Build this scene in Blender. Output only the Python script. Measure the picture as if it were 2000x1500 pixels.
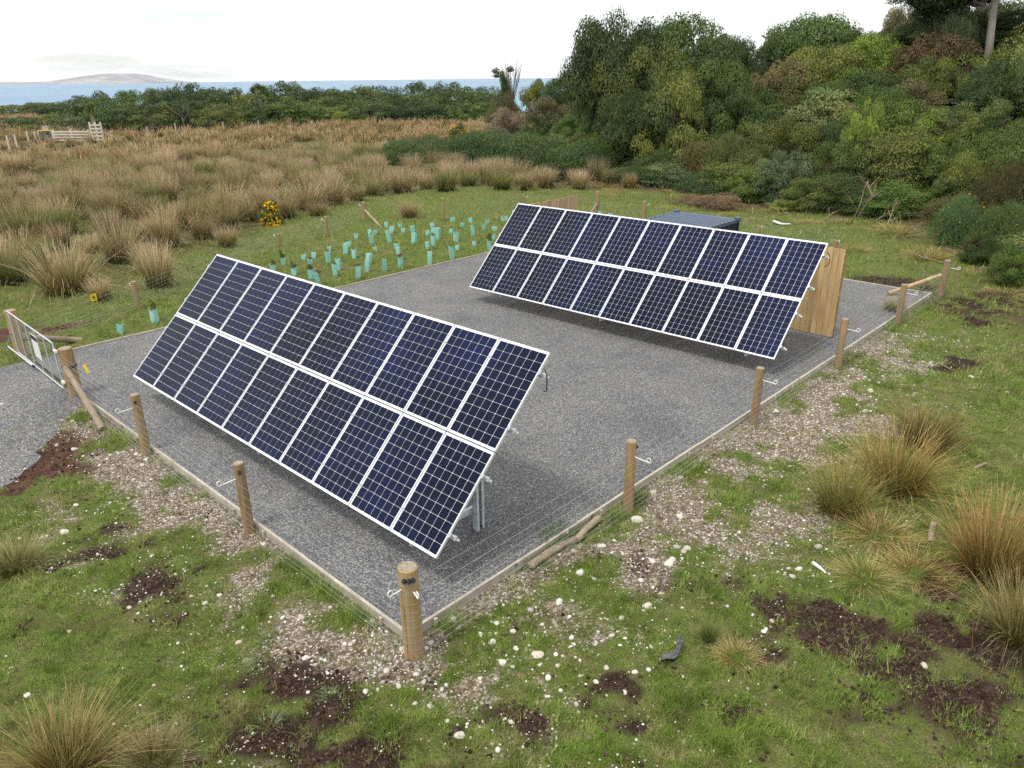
import bpy, math, random
import numpy as np
from mathutils import Matrix, Vector, Euler

for _o in list(bpy.data.objects):
    bpy.data.objects.remove(_o)
SC = bpy.context.scene
COL = SC.collection
rng = np.random.default_rng(7)
random.seed(7)

# ------------------------------------------------------------------ camera
CAM_H = 6.6
FPX, PITCH, ROLL = 1459.5, 0.3897, -0.0117
_c, _s = math.cos(PITCH), math.sin(PITCH)
_r = np.array([1., 0, 0]); _f = np.array([0, _c, -_s]); _u = np.array([0, _s, _c])
RIGHT = math.cos(ROLL) * _r + math.sin(ROLL) * _u
UP = -math.sin(ROLL) * _r + math.cos(ROLL) * _u
FWD = _f
cam = bpy.data.cameras.new('camera')
cam.sensor_width = 36.0
cam.lens = FPX / 2000 * 36
cam.clip_start = 0.1
cam.clip_end = 120000
camo = bpy.data.objects.new('camera', cam)
COL.objects.link(camo)
camo.matrix_world = Matrix(((RIGHT[0], UP[0], -FWD[0], 0), (RIGHT[1], UP[1], -FWD[1], 0),
                            (RIGHT[2], UP[2], -FWD[2], CAM_H), (0, 0, 0, 1)))
SC.camera = camo

# ------------------------------------------------------------------ sky, sun, exposure
SUN_EL = math.radians(66)
SUN_AZ_DIR = np.array([-0.80, -0.60])          # ground direction towards the sun
W = bpy.data.worlds.new('World')
SC.world = W
W.use_nodes = True
nt = W.node_tree
nt.nodes.clear()
out = nt.nodes.new('ShaderNodeOutputWorld')
bg = nt.nodes.new('ShaderNodeBackground')
sky = nt.nodes.new('ShaderNodeTexSky')
sky.sky_type = 'NISHITA'
sky.sun_disc = False
sky.sun_elevation = SUN_EL
sky.sun_rotation = math.atan2(SUN_AZ_DIR[0], SUN_AZ_DIR[1])
sky.air_density = 1.0
sky.dust_density = 1.0
tc = nt.nodes.new('ShaderNodeTexCoord')
mp = nt.nodes.new('ShaderNodeMapping')
mp.inputs['Scale'].default_value = (1.1, 1.1, 9.0)
mp.inputs['Location'].default_value = (3.1, 0.4, 0.15)
nz = nt.nodes.new('ShaderNodeTexNoise')
nz.inputs['Scale'].default_value = 2.1
nz.inputs['Detail'].default_value = 6
nz.inputs['Roughness'].default_value = 0.55
rp = nt.nodes.new('ShaderNodeValToRGB')
rp.color_ramp.elements[0].position = 0.36
rp.color_ramp.elements[0].color = (0.40, 0.40, 0.40, 1)
rp.color_ramp.elements[1].position = 0.47
rp.color_ramp.elements[1].color = (1, 1, 1, 1)
sc1 = nt.nodes.new('ShaderNodeMixRGB'); sc1.blend_type = 'MULTIPLY'; sc1.inputs[0].default_value = 1
sc1.inputs[2].default_value = (0.10, 0.10, 0.10, 1)
mx = nt.nodes.new('ShaderNodeMixRGB')
mx.inputs[2].default_value = (.88, .89, .89, 1)
nt.links.new(tc.outputs['Generated'], mp.inputs['Vector'])
nt.links.new(mp.outputs['Vector'], nz.inputs['Vector'])
nt.links.new(nz.outputs['Fac'], rp.inputs['Fac'])
nt.links.new(rp.outputs['Color'], mx.inputs[0])
nt.links.new(sky.outputs['Color'], sc1.inputs[1])
nt.links.new(sc1.outputs['Color'], mx.inputs[1])
nt.links.new(mx.outputs['Color'], bg.inputs['Color'])
bg.inputs['Strength'].default_value = 1.0
nt.links.new(bg.outputs['Background'], out.inputs['Surface'])

sl = bpy.data.lights.new('sun', 'SUN')
sl.energy = 1.5
sl.angle = math.radians(10)
sl.color = (1.0, 0.95, 0.88)
so = bpy.data.objects.new('sun', sl)
COL.objects.link(so)
_sd = Vector((SUN_AZ_DIR[0] * math.cos(SUN_EL), SUN_AZ_DIR[1] * math.cos(SUN_EL), math.sin(SUN_EL)))
so.rotation_euler = _sd.to_track_quat('Z', 'Y').to_euler()
so.location = (0, 0, 40)
SC.view_settings.view_transform = 'Standard'
SC.view_settings.look = 'None'
SC.view_settings.gamma = 1
SC.view_settings.exposure = 0.66
SC.view_settings.use_curve_mapping = False
SC.render.engine = 'CYCLES'
SC.cycles.use_denoising = False
SC.cycles.max_bounces = 5
SC.cycles.diffuse_bounces = 3
SC.cycles.glossy_bounces = 2
SC.cycles.transparent_max_bounces = 6
SC.cycles.volume_bounces = 0
SC.cycles.use_adaptive_sampling = False

# ------------------------------------------------------------------ helpers: noise, pixels to ground
def vnoise(x, y, seed=0):
    xi = np.floor(x).astype(np.int64); yi = np.floor(y).astype(np.int64)
    fx = x - xi; fy = y - yi
    fx = fx * fx * (3 - 2 * fx); fy = fy * fy * (3 - 2 * fy)
    def hsh(a, b):
        n = (a * 374761393 + b * 668265263 + seed * 1442695041) & 0x7fffffff
        n = ((n ^ (n >> 13)) * 1274126177) & 0x7fffffff
        return ((n ^ (n >> 16)) & 0xffff) / 65535.0
    return (hsh(xi, yi) * (1 - fx) + hsh(xi + 1, yi) * fx) * (1 - fy) + (hsh(xi, yi + 1) * (1 - fx) + hsh(xi + 1, yi + 1) * fx) * fy

def fbm(x, y, seed=0, oct=4):
    x = np.asarray(x, float); y = np.asarray(y, float)
    s = 0; a = 0.5; t = 0
    for i in range(oct):
        s = s + a * vnoise(x * 2 ** i, y * 2 ** i, seed + i * 17); t += a; a *= .5
    return s / t

def sstep(a, b, x):
    t = np.clip((x - a) / (b - a), 0, 1)
    return t * t * (3 - 2 * t)

PC = np.array([-1.37, 7.645])                     # near corner of the gravel pad
_th = math.radians(46.4)
PA = np.array([math.cos(_th), math.sin(_th)])     # away along the right-hand edge
PB = np.array([-math.sin(_th), math.cos(_th)])    # along the left-hand edge
PAD_U, PAD_V = 21.6, 15.15

def pad(u, v, z=0.0):
    p = PC + PA * u + PB * v
    return Vector((p[0], p[1], z))

def to_uv(x, y):
    dx = x - PC[0]; dy = y - PC[1]
    return dx * PA[0] + dy * PA[1], dx * PB[0] + dy * PB[1]

def ray(px, py):
    return FWD + (px - 1000) / FPX * RIGHT + (750 - py) / FPX * UP

def flat(px, py, z=0.0):
    d = ray(px, py)
    t = (z - CAM_H) / d[2]
    return d * t + np.array([0, 0, CAM_H])

FE = np.array([flat(x, y)[:2] for x, y in ((940, 200), (945, 226), (955, 255), (985, 290), (1010, 318), (1200, 350), (1300, 378),
              (1500, 405), (1650, 425), (1750, 437), (1850, 470), (1940, 520), (2000, 570), (2090, 660), (2300, 900))])

FB = np.array([flat(x, y)[:2] for x, y in ((-420, 700), (-150, 600), (0, 572), (150, 590), (290, 562), (345, 528), (450, 490), (560, 458), (610, 425), (670, 402), (800, 374), (1000, 374), (1150, 372))])

def poly_d(x, y, FE):
    """signed distance to a polyline, positive on its far side."""
    x = np.asarray(x, float); y = np.asarray(y, float)
    best = np.full(x.shape, 1e9); sg = np.ones(x.shape)
    for i in range(len(FE) - 1):
        a, b = FE[i], FE[i + 1]
        d = b - a; L = d @ d
        t = np.clip(((x - a[0]) * d[0] + (y - a[1]) * d[1]) / L, 0, 1)
        qx = x - (a[0] + t * d[0]); qy = y - (a[1] + t * d[1])
        ds = np.hypot(qx, qy)
        cr = d[0] * qy - d[1] * qx
        m = ds < best
        best = np.where(m, ds, best); sg = np.where(m, np.where(cr > 0, 1., -1.), sg)
    return best * sg

def forest_d(x, y):
    return poly_d(x, y, FE)

def pad_dist(x, y):
    u, v = to_uv(x, y)
    dx = np.maximum(np.maximum(-u, u - PAD_U), 0); dy = np.maximum(np.maximum(-v, v - PAD_V), 0)
    return np.hypot(dx, dy)

def tz(x, y):
    x = np.asarray(x, float); y = np.asarray(y, float)
    d = pad_dist(x, y)
    r = np.hypot(x, y)
    near = -0.10 + 0.07 * sstep(1.0, 5.0, d)
    bump = (fbm(x * .9, y * .9, 3) - .5) * 0.10 * sstep(.1, 1.2, d) + (fbm(x * .12, y * .12, 5, 3) - .5) * 0.5 * sstep(6, 22, d)
    mic = (fbm(x * 4.2, y * 4.2, 9, 3) - .5) * 0.07 * sstep(.05, .6, d)
    u, v = to_uv(x, y)
    lane = sstep(1.2, 0, np.abs(v - 13.6) - 2.2) * sstep(.5, -.3, u) * sstep(16, 10, d)
    z = near + (bump + mic) * (1 - .85 * lane) + lane * .03
    fd = forest_d(x, y)
    z = z + 4.2 * sstep(0, 24, fd) * sstep(140, 90, r)
    # swales: the coast drops to the sea beyond the far trees
    drop = np.maximum(sstep(135, 330, y + 0.15 * x), sstep(110, 260, -x - 0.1 * y))
    z = z - 10.5 * drop
    z = np.where(d <= 0, -0.06, z)
    return z

def G(px, py):
    z = 0.0
    for _ in range(4):
        p = flat(px, py, z)
        z = float(tz(p[0], p[1]))
    return Vector((p[0], p[1], z))

def at_Y(px, py, Y):
    d = ray(px, py); t = Y / d[1]
    return Vector((d[0] * t, Y, CAM_H + d[2] * t))

def post_height(base, px, py):
    d = ray(px, py)
    t = math.hypot(base[0], base[1]) / math.hypot(d[0], d[1])
    return CAM_H + d[2] * t - base[2]

def on_line(px, py, A, B):
    """point where the pixel's ray meets the vertical plane through ground points A and B."""
    d = ray(px, py)
    n = (-(B[1] - A[1]), B[0] - A[0])
    t = (A[0] * n[0] + A[1] * n[1]) / (d[0] * n[0] + d[1] * n[1])
    return Vector((d[0] * t, d[1] * t, CAM_H + d[2] * t))

# ------------------------------------------------------------------ helpers: meshes and objects
def mesh_np(name, V, Fs, attrs=None, smooth=False):
    me = bpy.data.meshes.new(name)
    V = np.asarray(V, np.float32)
    me.vertices.add(len(V)); me.vertices.foreach_set('co', V.ravel())
    Fs = [np.asarray(f, np.int32) for f in Fs if len(f)]
    idx = np.concatenate([f.ravel() for f in Fs]).astype(np.int32)
    tot = np.concatenate([np.full(len(f), f.shape[1]) for f in Fs]).astype(np.int32)
    st = np.concatenate([[0], np.cumsum(tot)[:-1]]).astype(np.int32)
    me.loops.add(len(idx)); me.loops.foreach_set('vertex_index', idx)
    me.polygons.add(len(tot)); me.polygons.foreach_set('loop_start', st)
    if smooth:
        me.polygons.foreach_set('use_smooth', np.ones(len(tot), bool))
    me.update(calc_edges=True)
    for k, a in (attrs or {}).items():
        at = me.attributes.new(k, 'FLOAT', 'POINT')
        at.data.foreach_set('value', np.asarray(a, np.float32))
    return me

class MB:
    def __init__(self):
        self.V = []; self.F = {3: [], 4: []}; self.n = 0; self.NG = []
    def add(self, V, F):
        V = [tuple(v) for v in V]
        for f in F:
            f = [i + self.n for i in f]
            if len(f) in self.F: self.F[len(f)].append(f)
            else: self.NG.append(f)
        self.V += V; self.n += len(V)
        return self
    def box(self, c, s, R=None):
        V = []
        for x in (-.5, .5):
            for y in (-.5, .5):
                for z in (-.5, .5):
                    p = Vector((x * s[0], y * s[1], z * s[2]))
                    if R is not None: p = R @ p
                    V.append((p.x + c[0], p.y + c[1], p.z + c[2]))
        return self.add(V, [(0, 1, 3, 2), (4, 6, 7, 5), (0, 4, 5, 1), (2, 3, 7, 6), (0, 2, 6, 4), (1, 5, 7, 3)])
    def beam(self, a, b, w, h):
        a = Vector(a); b = Vector(b); d = b - a
        q = d.to_track_quat('X', 'Z').to_matrix()
        return self.box((a + b) / 2, (d.length, w, h), q)
    def tube(self, pts, rad, n=8, cap=True):
        pts = [Vector(p) for p in pts]
        if not hasattr(rad, '__len__'): rad = [rad] * len(pts)
        V = []; F = []
        prev = None
        for i, p in enumerate(pts):
            d = (pts[min(i + 1, len(pts) - 1)] - pts[max(i - 1, 0)]).normalized()
            if prev is None:
                a = d.orthogonal().normalized()
            else:
                a = (prev - d * prev.dot(d)).normalized()
            prev = a
            b = d.cross(a)
            for k in range(n):
                t = 2 * math.pi * k / n
                V.append(p + (a * math.cos(t) + b * math.sin(t)) * rad[i])
        for i in range(len(pts) - 1):
            for k in range(n):
                k2 = (k + 1) % n
                F.append((i * n + k, i * n + k2, (i + 1) * n + k2, (i + 1) * n + k))
        if cap:
            F.append(tuple(reversed(range(n)))); F.append(tuple((len(pts) - 1) * n + k for k in range(n)))
        return self.add(V, F)
    def mesh(self, name, smooth=False):
        me = bpy.data.meshes.new(name)
        me.from_pydata(self.V, [], self.F[4] + self.F[3] + self.NG)
        if smooth: me.polygons.foreach_set('use_smooth', np.ones(len(me.polygons), bool))
        me.update()
        return me

def obj(name, me, mat=None, parent=None, loc=None, rot=None, scale=None):
    if isinstance(me, MB): me = me.mesh(name)
    o = bpy.data.objects.new(name, me)
    COL.objects.link(o)
    if mat is not None and me is not None and len(me.materials) == 0: me.materials.append(mat)
    if parent is not None: o.parent = parent
    if loc is not None: o.location = loc
    if rot is not None: o.rotation_euler = rot
    if scale is not None: o.scale = scale
    return o

def tag(o, label=None, cat=None, group=None, kind=None):
    if label: o['label'] = label
    if cat: o['category'] = cat
    if group: o['group'] = group
    if kind: o['kind'] = kind
    return o

def thing(name, label, cat, loc=(0, 0, 0), rz=0.0, group=None):
    o = bpy.data.objects.new(name, None)
    o.empty_display_size = .2
    COL.objects.link(o)
    o.location = loc; o.rotation_euler = (0, 0, rz)
    return tag(o, label, cat, group)

# ------------------------------------------------------------------ helpers: materials
class Mat:
    def __init__(self, name, rough=.8, spec=.3):
        self.m = bpy.data.materials.new(name)
        self.m.use_nodes = True
        self.t = self.m.node_tree
        self.b = self.t.nodes['Principled BSDF']
        self.b.inputs['Roughness'].default_value = rough
        self.b.inputs['Specular IOR Level'].default_value = spec
    def n(self, typ, **kw):
        nd = self.t.nodes.new('ShaderNode' + typ)
        for k, v in kw.items():
            if hasattr(nd, k) and k not in nd.inputs: setattr(nd, k, v)
            else: nd.inputs[k].default_value = v
        return nd
    def l(self, a, b): self.t.links.new(a, b); return self
    def pos(self, scale=(1, 1, 1), obj=False):
        if obj: o = self.n('TexCoord').outputs['Object']
        else: o = self.n('NewGeometry').outputs['Position']
        mp = self.n('Mapping'); mp.inputs['Scale'].default_value = scale
        self.l(o, mp.inputs['Vector'])
        return mp.outputs['Vector']
    def noise(self, vec, scale, detail=4, rough=.55, dims='3D', w=None):
        nd = self.n('TexNoise', noise_dimensions=dims)
        nd.inputs['Scale'].default_value = scale; nd.inputs['Detail'].default_value = detail; nd.inputs['Roughness'].default_value = rough
        self.l(vec, nd.inputs['Vector'])
        if w is not None: self.l(w, nd.inputs['W'])
        return nd.outputs['Fac']
    def ramp(self, fac, stops, interp='LINEAR'):
        nd = self.n('ValToRGB'); cr = nd.color_ramp; cr.interpolation = interp
        while len(cr.elements) < len(stops): cr.elements.new(.5)
        for e, (p, c) in zip(cr.elements, stops):
            e.position = p; e.color = (*c, 1) if len(c) == 3 else c
        self.l(fac, nd.inputs['Fac'])
        return nd.outputs['Color']
    def mix(self, fac, a, b, typ='MIX'):
        nd = self.n('MixRGB', blend_type=typ)
        for i, x in ((0, fac), (1, a), (2, b)):
            if isinstance(x, (int, float)): nd.inputs[i].default_value = x
            elif isinstance(x, tuple): nd.inputs[i].default_value = (*x, 1)
            else: self.l(x, nd.inputs[i])
        return nd.outputs['Color']
    def math(self, op, a, b=0.0, clamp=False):
        nd = self.n('Math', operation=op); nd.use_clamp = clamp
        for i, x in ((0, a), (1, b)):
            if isinstance(x, (int, float)): nd.inputs[i].default_value = x
            else: self.l(x, nd.inputs[i])
        return nd.outputs['Value']
    def attr(self, name):
        nd = self.n('Attribute'); nd.attribute_name = name
        return nd.outputs['Fac']
    def bump(self, h, dist, strength=1.0):
        nd = self.n('Bump'); nd.inputs['Distance'].default_value = dist; nd.inputs['Strength'].default_value = strength
        self.l(h, nd.inputs['Height']); self.l(nd.outputs['Normal'], self.b.inputs['Normal'])
    def col(self, c):
        if isinstance(c, tuple): self.b.inputs['Base Color'].default_value = (*c, 1)
        else: self.l(c, self.b.inputs['Base Color'])
        return self

def BW(m, fac, lo, hi):
    """value remap to 0..1 between lo and hi"""
    nd = m.n('MapRange'); nd.inputs['From Min'].default_value = lo; nd.inputs['From Max'].default_value = hi
    m.l(fac, nd.inputs['Value'])
    return nd.outputs['Result']

def gravel_mat(name, tint=(1, 1, 1), sc=62.0):
    m = Mat(name, .85, .25)
    p = m.pos()
    v = m.n('TexVoronoi'); v.inputs['Scale'].default_value = sc; m.l(p, v.inputs['Vector'])
    sp = m.n('SeparateColor'); m.l(v.outputs['Color'], sp.inputs['Color'])
    c = m.ramp(sp.outputs['Red'], [(0, (.07, .073, .08)), (.45, (.16, .163, .17)), (.8, (.27, .27, .265)), (.90, (.42, .41, .385)), (1, (.64, .625, .59))])
    c = m.mix(m.ramp(sp.outputs['Green'], [(.80, (0, 0, 0)), (.95, (.6, .6, .6))]), c, (.27, .22, .16))
    big = m.noise(p, .55, 3)
    c = m.mix(1.0, c, m.ramp(big, [(.3, (.78, .78, .80)), (.5, (1, 1, 1)), (.7, (1.14, 1.12, 1.08))]), 'MULTIPLY')
    dust = m.noise(p, 1.7, 4)
    c = m.mix(m.ramp(dust, [(.52, (0, 0, 0)), (.75, (.34, .34, .34))]), c, (.20, .175, .145))
    c = m.mix(1.0, c, tint, 'MULTIPLY')
    m.col(c)
    m.bump(v.outputs['Distance'], .012, .9)
    return m.m

M = {}
M['gravel'] = gravel_mat('grey_gravel', (.74, .745, .76))
M['gravel_lane'] = gravel_mat('lane_gravel', (.80, .80, .805), 52.0)

def wood_mat(name, stops, rough=.85, grain=(14, 14, 1.1), cracks=True, weather=None):
    m = Mat(name, rough, .2)
    p = m.pos(grain, obj=True)
    oi = m.n('ObjectInfo')
    w = m.math('MULTIPLY', oi.outputs['Random'], 37.0)
    f = m.noise(p, 1.6, 5, .6, '4D', w)
    c = m.ramp(f, stops)
    p2 = m.pos((2.2, 2.2, .8), obj=True)
    f2 = m.noise(p2, 1.3, 3, .5, '4D', w)
    c = m.mix(1.0, c, m.ramp(f2, [(.3, (.72, .70, .68)), (.7, (1.15, 1.12, 1.08))]), 'MULTIPLY')
    c = m.mix(1.0, c, m.ramp(oi.outputs['Random'], [(0, (.86, .84, .82)), (1, (1.1, 1.08, 1.04))]), 'MULTIPLY')
    if weather is not None:
        p3 = m.pos((5, 5, 1.6), obj=True)
        f3 = m.noise(p3, 1.5, 5, .6, '4D', w)
        c = m.mix(m.ramp(f3, [(.42, (0, 0, 0)), (.66, (.8, .8, .8))]), c, weather)
    ck = m.noise(m.pos((grain[0] * 3.2, grain[1] * 3.2, grain[2] * .55), obj=True), 1.0, 3, .5, '4D', w)
    if cracks: c = m.mix(m.ramp(ck, [(.30, (.75, .75, .75)), (.37, (0, 0, 0))]), c, (.07, .05, .035))
    m.col(c)
    m.bump(f, .004, .5)
    return m.m

M['post'] = wood_mat('treated_pine_post', [(.25, (.25, .155, .065)), (.5, (.37, .25, .12)), (.75, (.47, .345, .19))], weather=(.30, .24, .165))
M['post_fresh'] = wood_mat('strainer_pine', [(.25, (.31, .195, .075)), (.5, (.42, .28, .12)), (.75, (.50, .37, .20))], weather=(.36, .28, .18))
M['plank'] = wood_mat('fresh_pine_plank', [(.2, (.44, .30, .145)), (.5, (.56, .405, .215)), (.8, (.65, .50, .30))], cracks=False, grain=(9, 9, .8))
M['plank_pale'] = wood_mat('pale_pine_plank', [(.2, (.40, .28, .16)), (.5, (.52, .39, .25)), (.8, (.62, .49, .33))], cracks=False, grain=(9, 9, .8))
M['edging'] = wood_mat('weathered_edging', [(.2, (.34, .29, .23)), (.5, (.48, .44, .37)), (.8, (.62, .59, .54))], grain=(1.1, 14, 14), weather=(.46, .43, .38))
M['grey_wood'] = wood_mat('grey_driftwood', [(.2, (.19, .15, .11)), (.5, (.31, .255, .195)), (.8, (.45, .39, .32))])
M['dead_wood'] = wood_mat('dead_branch_wood', [(.2, (.17, .13, .095)), (.5, (.27, .215, .16)), (.8, (.40, .34, .27))])
M['bark'] = wood_mat('bush_bark', [(.2, (.05, .04, .03)), (.5, (.11, .09, .07)), (.8, (.2, .17, .14))])
M['pale_bark'] = wood_mat('pale_bark', [(.2, (.16, .14, .12)), (.5, (.27, .25, .22)), (.8, (.38, .36, .33))])

def plain(name, c, rough=.6, spec=.4, metal=0.0, var=.12, sc=9.0):
    m = Mat(name, rough, spec)
    m.b.inputs['Metallic'].default_value = metal
    f = m.noise(m.pos(obj=True), sc, 4)
    lo = tuple(x * (1 - var) for x in c); hi = tuple(min(1, x * (1 + var)) for x in c)
    m.col(m.ramp(f, [(.3, lo), (.7, hi)]))
    return m.m

M['galv'] = plain('galvanised_steel', (.56, .60, .64), .45, .5, .25, .14, 14)
M['galv_dull'] = plain('galvanised_wire', (.42, .44, .45), .5, .5, .3, .1)
M['alu'] = plain('anodised_aluminium_frame', (.80, .81, .82), .35, .5, .25, .03)
M['rail'] = plain('aluminium_rail', (.52, .54, .56), .35, .5, .5, .06)
M['white_plastic'] = plain('white_plastic', (.82, .82, .80), .4, .4, 0, .04)
M['black_plastic'] = plain('black_plastic', (.018, .018, .02), .45, .4, 0, .2)
M['yellow_sign'] = plain('yellow_sign', (.78, .56, .02), .45, .4, 0, .06)
M['sign_white'] = plain('sign_white', (.78, .78, .76), .4, .4, 0, .03)
M['sign_dark'] = plain('sign_dark', (.03, .045, .06), .4, .4, 0, .1)
M['roof_blue'] = plain('blue_grey_coated_steel', (.085, .12, .175), .45, .5, .1, .12, 3)
M['steel_dark'] = plain('charcoal_coated_steel', (.022, .026, .030), .5, .4, 0, .2, 3)
M['tank_green'] = plain('dark_green_board', (.012, .07, .065), .5, .4, 0, .1)
M['farm_rail'] = plain('whitewashed_rail', (.62, .58, .50), .8, .2, 0, .15, 5)
M['far_post'] = plain('bleached_post', (.42, .39, .34), .9, .2, 0, .15, 5)
M['end_grain'] = plain('grey_end_grain', (.30, .255, .19), .9, .15, 0, .4, 40)
M['backsheet'] = plain('panel_backsheet', (.80, .81, .83), .3, .5, 0, .02)

def cell_mat():
    m = Mat('monocrystalline_cell', .25, .08)
    g = m.n('TexCoord').outputs['UV']
    sx = m.n('SeparateXYZ'); m.l(g, sx.inputs['Vector'])
    fr = m.math('FRACT', m.math('MULTIPLY', sx.outputs['X'], 5.0))
    d = m.math('ABSOLUTE', m.math('SUBTRACT', fr, .5))
    bus = m.math('LESS_THAN', d, .055)
    oi = m.n('ObjectInfo')
    cv = m.noise(m.pos((.33, .33, .33)), 1.0, 3)
    base = m.ramp(cv, [(.3, (.0022, .0038, .013)), (.5, (.0036, .0068, .028)), (.7, (.0062, .0135, .060))])  # drifting blue tone stands in for uneven sky reflection on the cells
    c = m.mix(bus, base, (.016, .021, .040))
    m.col(c)
    m.b.inputs['Coat Weight'].default_value = .10
    m.b.inputs['Coat Roughness'].default_value = .07
    m.b.inputs['Coat IOR'].default_value = 1.42
    return m.m
M['cell'] = cell_mat()

def guard_mat():
    m = Mat('teal_plastic_sleeve', .45, .4)
    f = m.noise(m.pos((6, 6, 2), obj=True), 3, 3)
    oi = m.n('ObjectInfo')
    c = m.ramp(f, [(.3, (.33, .72, .63)), (.7, (.44, .80, .72))])
    c = m.mix(m.ramp(oi.outputs['Random'], [(.3, (0, 0, 0)), (1, (.55, .55, .55))]), c, (.58, .86, .80))
    m.col(c)
    m.b.inputs['Transmission Weight'].default_value = 0
    tr = m.n('BsdfTranslucent'); m.l(c, tr.inputs['Color'])
    ms = m.n('MixShader'); ms.inputs[0].default_value = .35
    m.l(m.b.outputs[0], ms.inputs[1]); m.l(tr.outputs[0], ms.inputs[2])
    m.l(ms.outputs[0], m.t.nodes['Material Output'].inputs['Surface'])
    return m.m
M['guard'] = guard_mat()

def leaf_mat(name, trans=.14, spec=.3):
    m = Mat(name, .55, spec)
    oi = m.n('ObjectInfo')
    cv = m.attr('cv')
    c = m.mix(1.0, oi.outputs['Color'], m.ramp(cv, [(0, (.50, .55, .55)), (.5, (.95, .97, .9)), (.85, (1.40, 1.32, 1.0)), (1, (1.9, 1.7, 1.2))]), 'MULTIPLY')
    n2 = m.noise(m.pos((.7, .7, .7)), 1.0, 3)
    c = m.mix(1.0, c, m.ramp(n2, [(.30, (.80, .86, .88)), (.5, (1, 1, 1)), (.70, (1.22, 1.14, .95))]), 'MULTIPLY')
    n3 = m.noise(m.pos((.28, .28, .28)), 1.0, 2)
    c = m.mix(1.0, c, m.ramp(n3, [(.35, (.94, .98, .98)), (.65, (1.08, 1.03, .95))]), 'MULTIPLY')
    n4 = m.noise(m.pos((3.2, 3.2, 3.2)), 1.0, 2)
    c = m.mix(m.ramp(n4, [(.60, (0, 0, 0)), (.74, (.55, .55, .55))]), c, m.mix(1.0, c, (1.9, 1.15, .8), 'MULTIPLY'))
    m.col(c)
    tr = m.n('BsdfTranslucent'); m.l(m.mix(1.0, c, (1.25, 1.3, .7), 'MULTIPLY'), tr.inputs['Color'])
    ms = m.n('MixShader'); ms.inputs[0].default_value = trans
    m.l(m.b.outputs[0], ms.inputs[1]); m.l(tr.outputs[0], ms.inputs[2])
    m.l(ms.outputs[0], m.t.nodes['Material Output'].inputs['Surface'])
    return m.m
M['leaf'] = leaf_mat('bush_leaf')

def rush_mat():
    m = Mat('rush_blade', .7, .2)
    oi = m.n('ObjectInfo')
    h = m.attr('h'); cv = m.attr('cv')
    hh = m.math('ADD', h, m.math('MULTIPLY', m.math('SUBTRACT', cv, .5), .55))
    c = m.ramp(hh, [(.02, (.050, .058, .016)), (.30, (.120, .130, .040)), (.55, (.225, .205, .090)), (.80, (.385, .335, .205)), (1, (.60, .53, .40))])
    c = m.mix(1.0, c, oi.outputs['Color'], 'MULTIPLY')
    c = m.mix(1.0, c, m.ramp(m.attr('cv2'), [(0, (.62, .62, .6)), (.6, (1, 1, 1)), (1, (1.4, 1.35, 1.25))]), 'MULTIPLY')
    m.col(c)
    tr = m.n('BsdfTranslucent'); m.l(c, tr.inputs['Color'])
    ms = m.n('MixShader'); ms.inputs[0].default_value = .2
    m.l(m.b.outputs[0], ms.inputs[1]); m.l(tr.outputs[0], ms.inputs[2])
    m.l(ms.outputs[0], m.t.nodes['Material Output'].inputs['Surface'])
    return m.m
M['rush'] = rush_mat()

def grass_mat():
    m = Mat('pasture_grass', .65, .2)
    cv = m.attr('cv'); dry = m.attr('dry')
    g = m.ramp(cv, [(0, (.105, .165, .028)), (.5, (.215, .315, .054)), (.85, (.32, .41, .09)), (1, (.44, .47, .17))])
    d = m.ramp(cv, [(0, (.20, .165, .075)), (.6, (.34, .28, .14)), (1, (.50, .43, .26))])
    c = m.mix(dry, g, d)
    m.col(c)
    tr = m.n('BsdfTranslucent'); m.l(c, tr.inputs['Color'])
    ms = m.n('MixShader'); ms.inputs[0].default_value = .3
    m.l(m.b.outputs[0], ms.inputs[1]); m.l(tr.outputs[0], ms.inputs[2])
    m.l(ms.outputs[0], m.t.nodes['Material Output'].inputs['Surface'])
    return m.m
M['grass'] = grass_mat()

def stone_mat(name):
    m = Mat(name, .8, .25)
    oi = m.n('ObjectInfo')
    w = m.math('MULTIPLY', oi.outputs['Random'], 19.0)
    f = m.noise(m.pos(obj=True), 3.0, 4, .6, '4D', w)
    c = m.ramp(oi.outputs['Random'], [(0, (.42, .385, .33)), (.35, (.58, .55, .49)), (.6, (.66, .64, .60)), (.85, (.50, .42, .33)), (1, (.36, .35, .34))])
    c = m.mix(1.0, c, m.ramp(f, [(.3, (.78, .76, .72)), (.65, (1.08, 1.08, 1.06))]), 'MULTIPLY')
    m.col(c)
    m.bump(f, .01, .5)
    return m.m
M['stone'] = stone_mat('river_stone')

def pebble_mat():
    m = Mat('scattered_pebble', .85, .2)
    m.col(m.ramp(m.attr('cv'), [(0, (.22, .17, .13)), (.25, (.38, .32, .26)), (.55, (.56, .52, .46)), (1, (.74, .72, .67))]))
    return m.m
M['pebble'] = pebble_mat()

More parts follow.
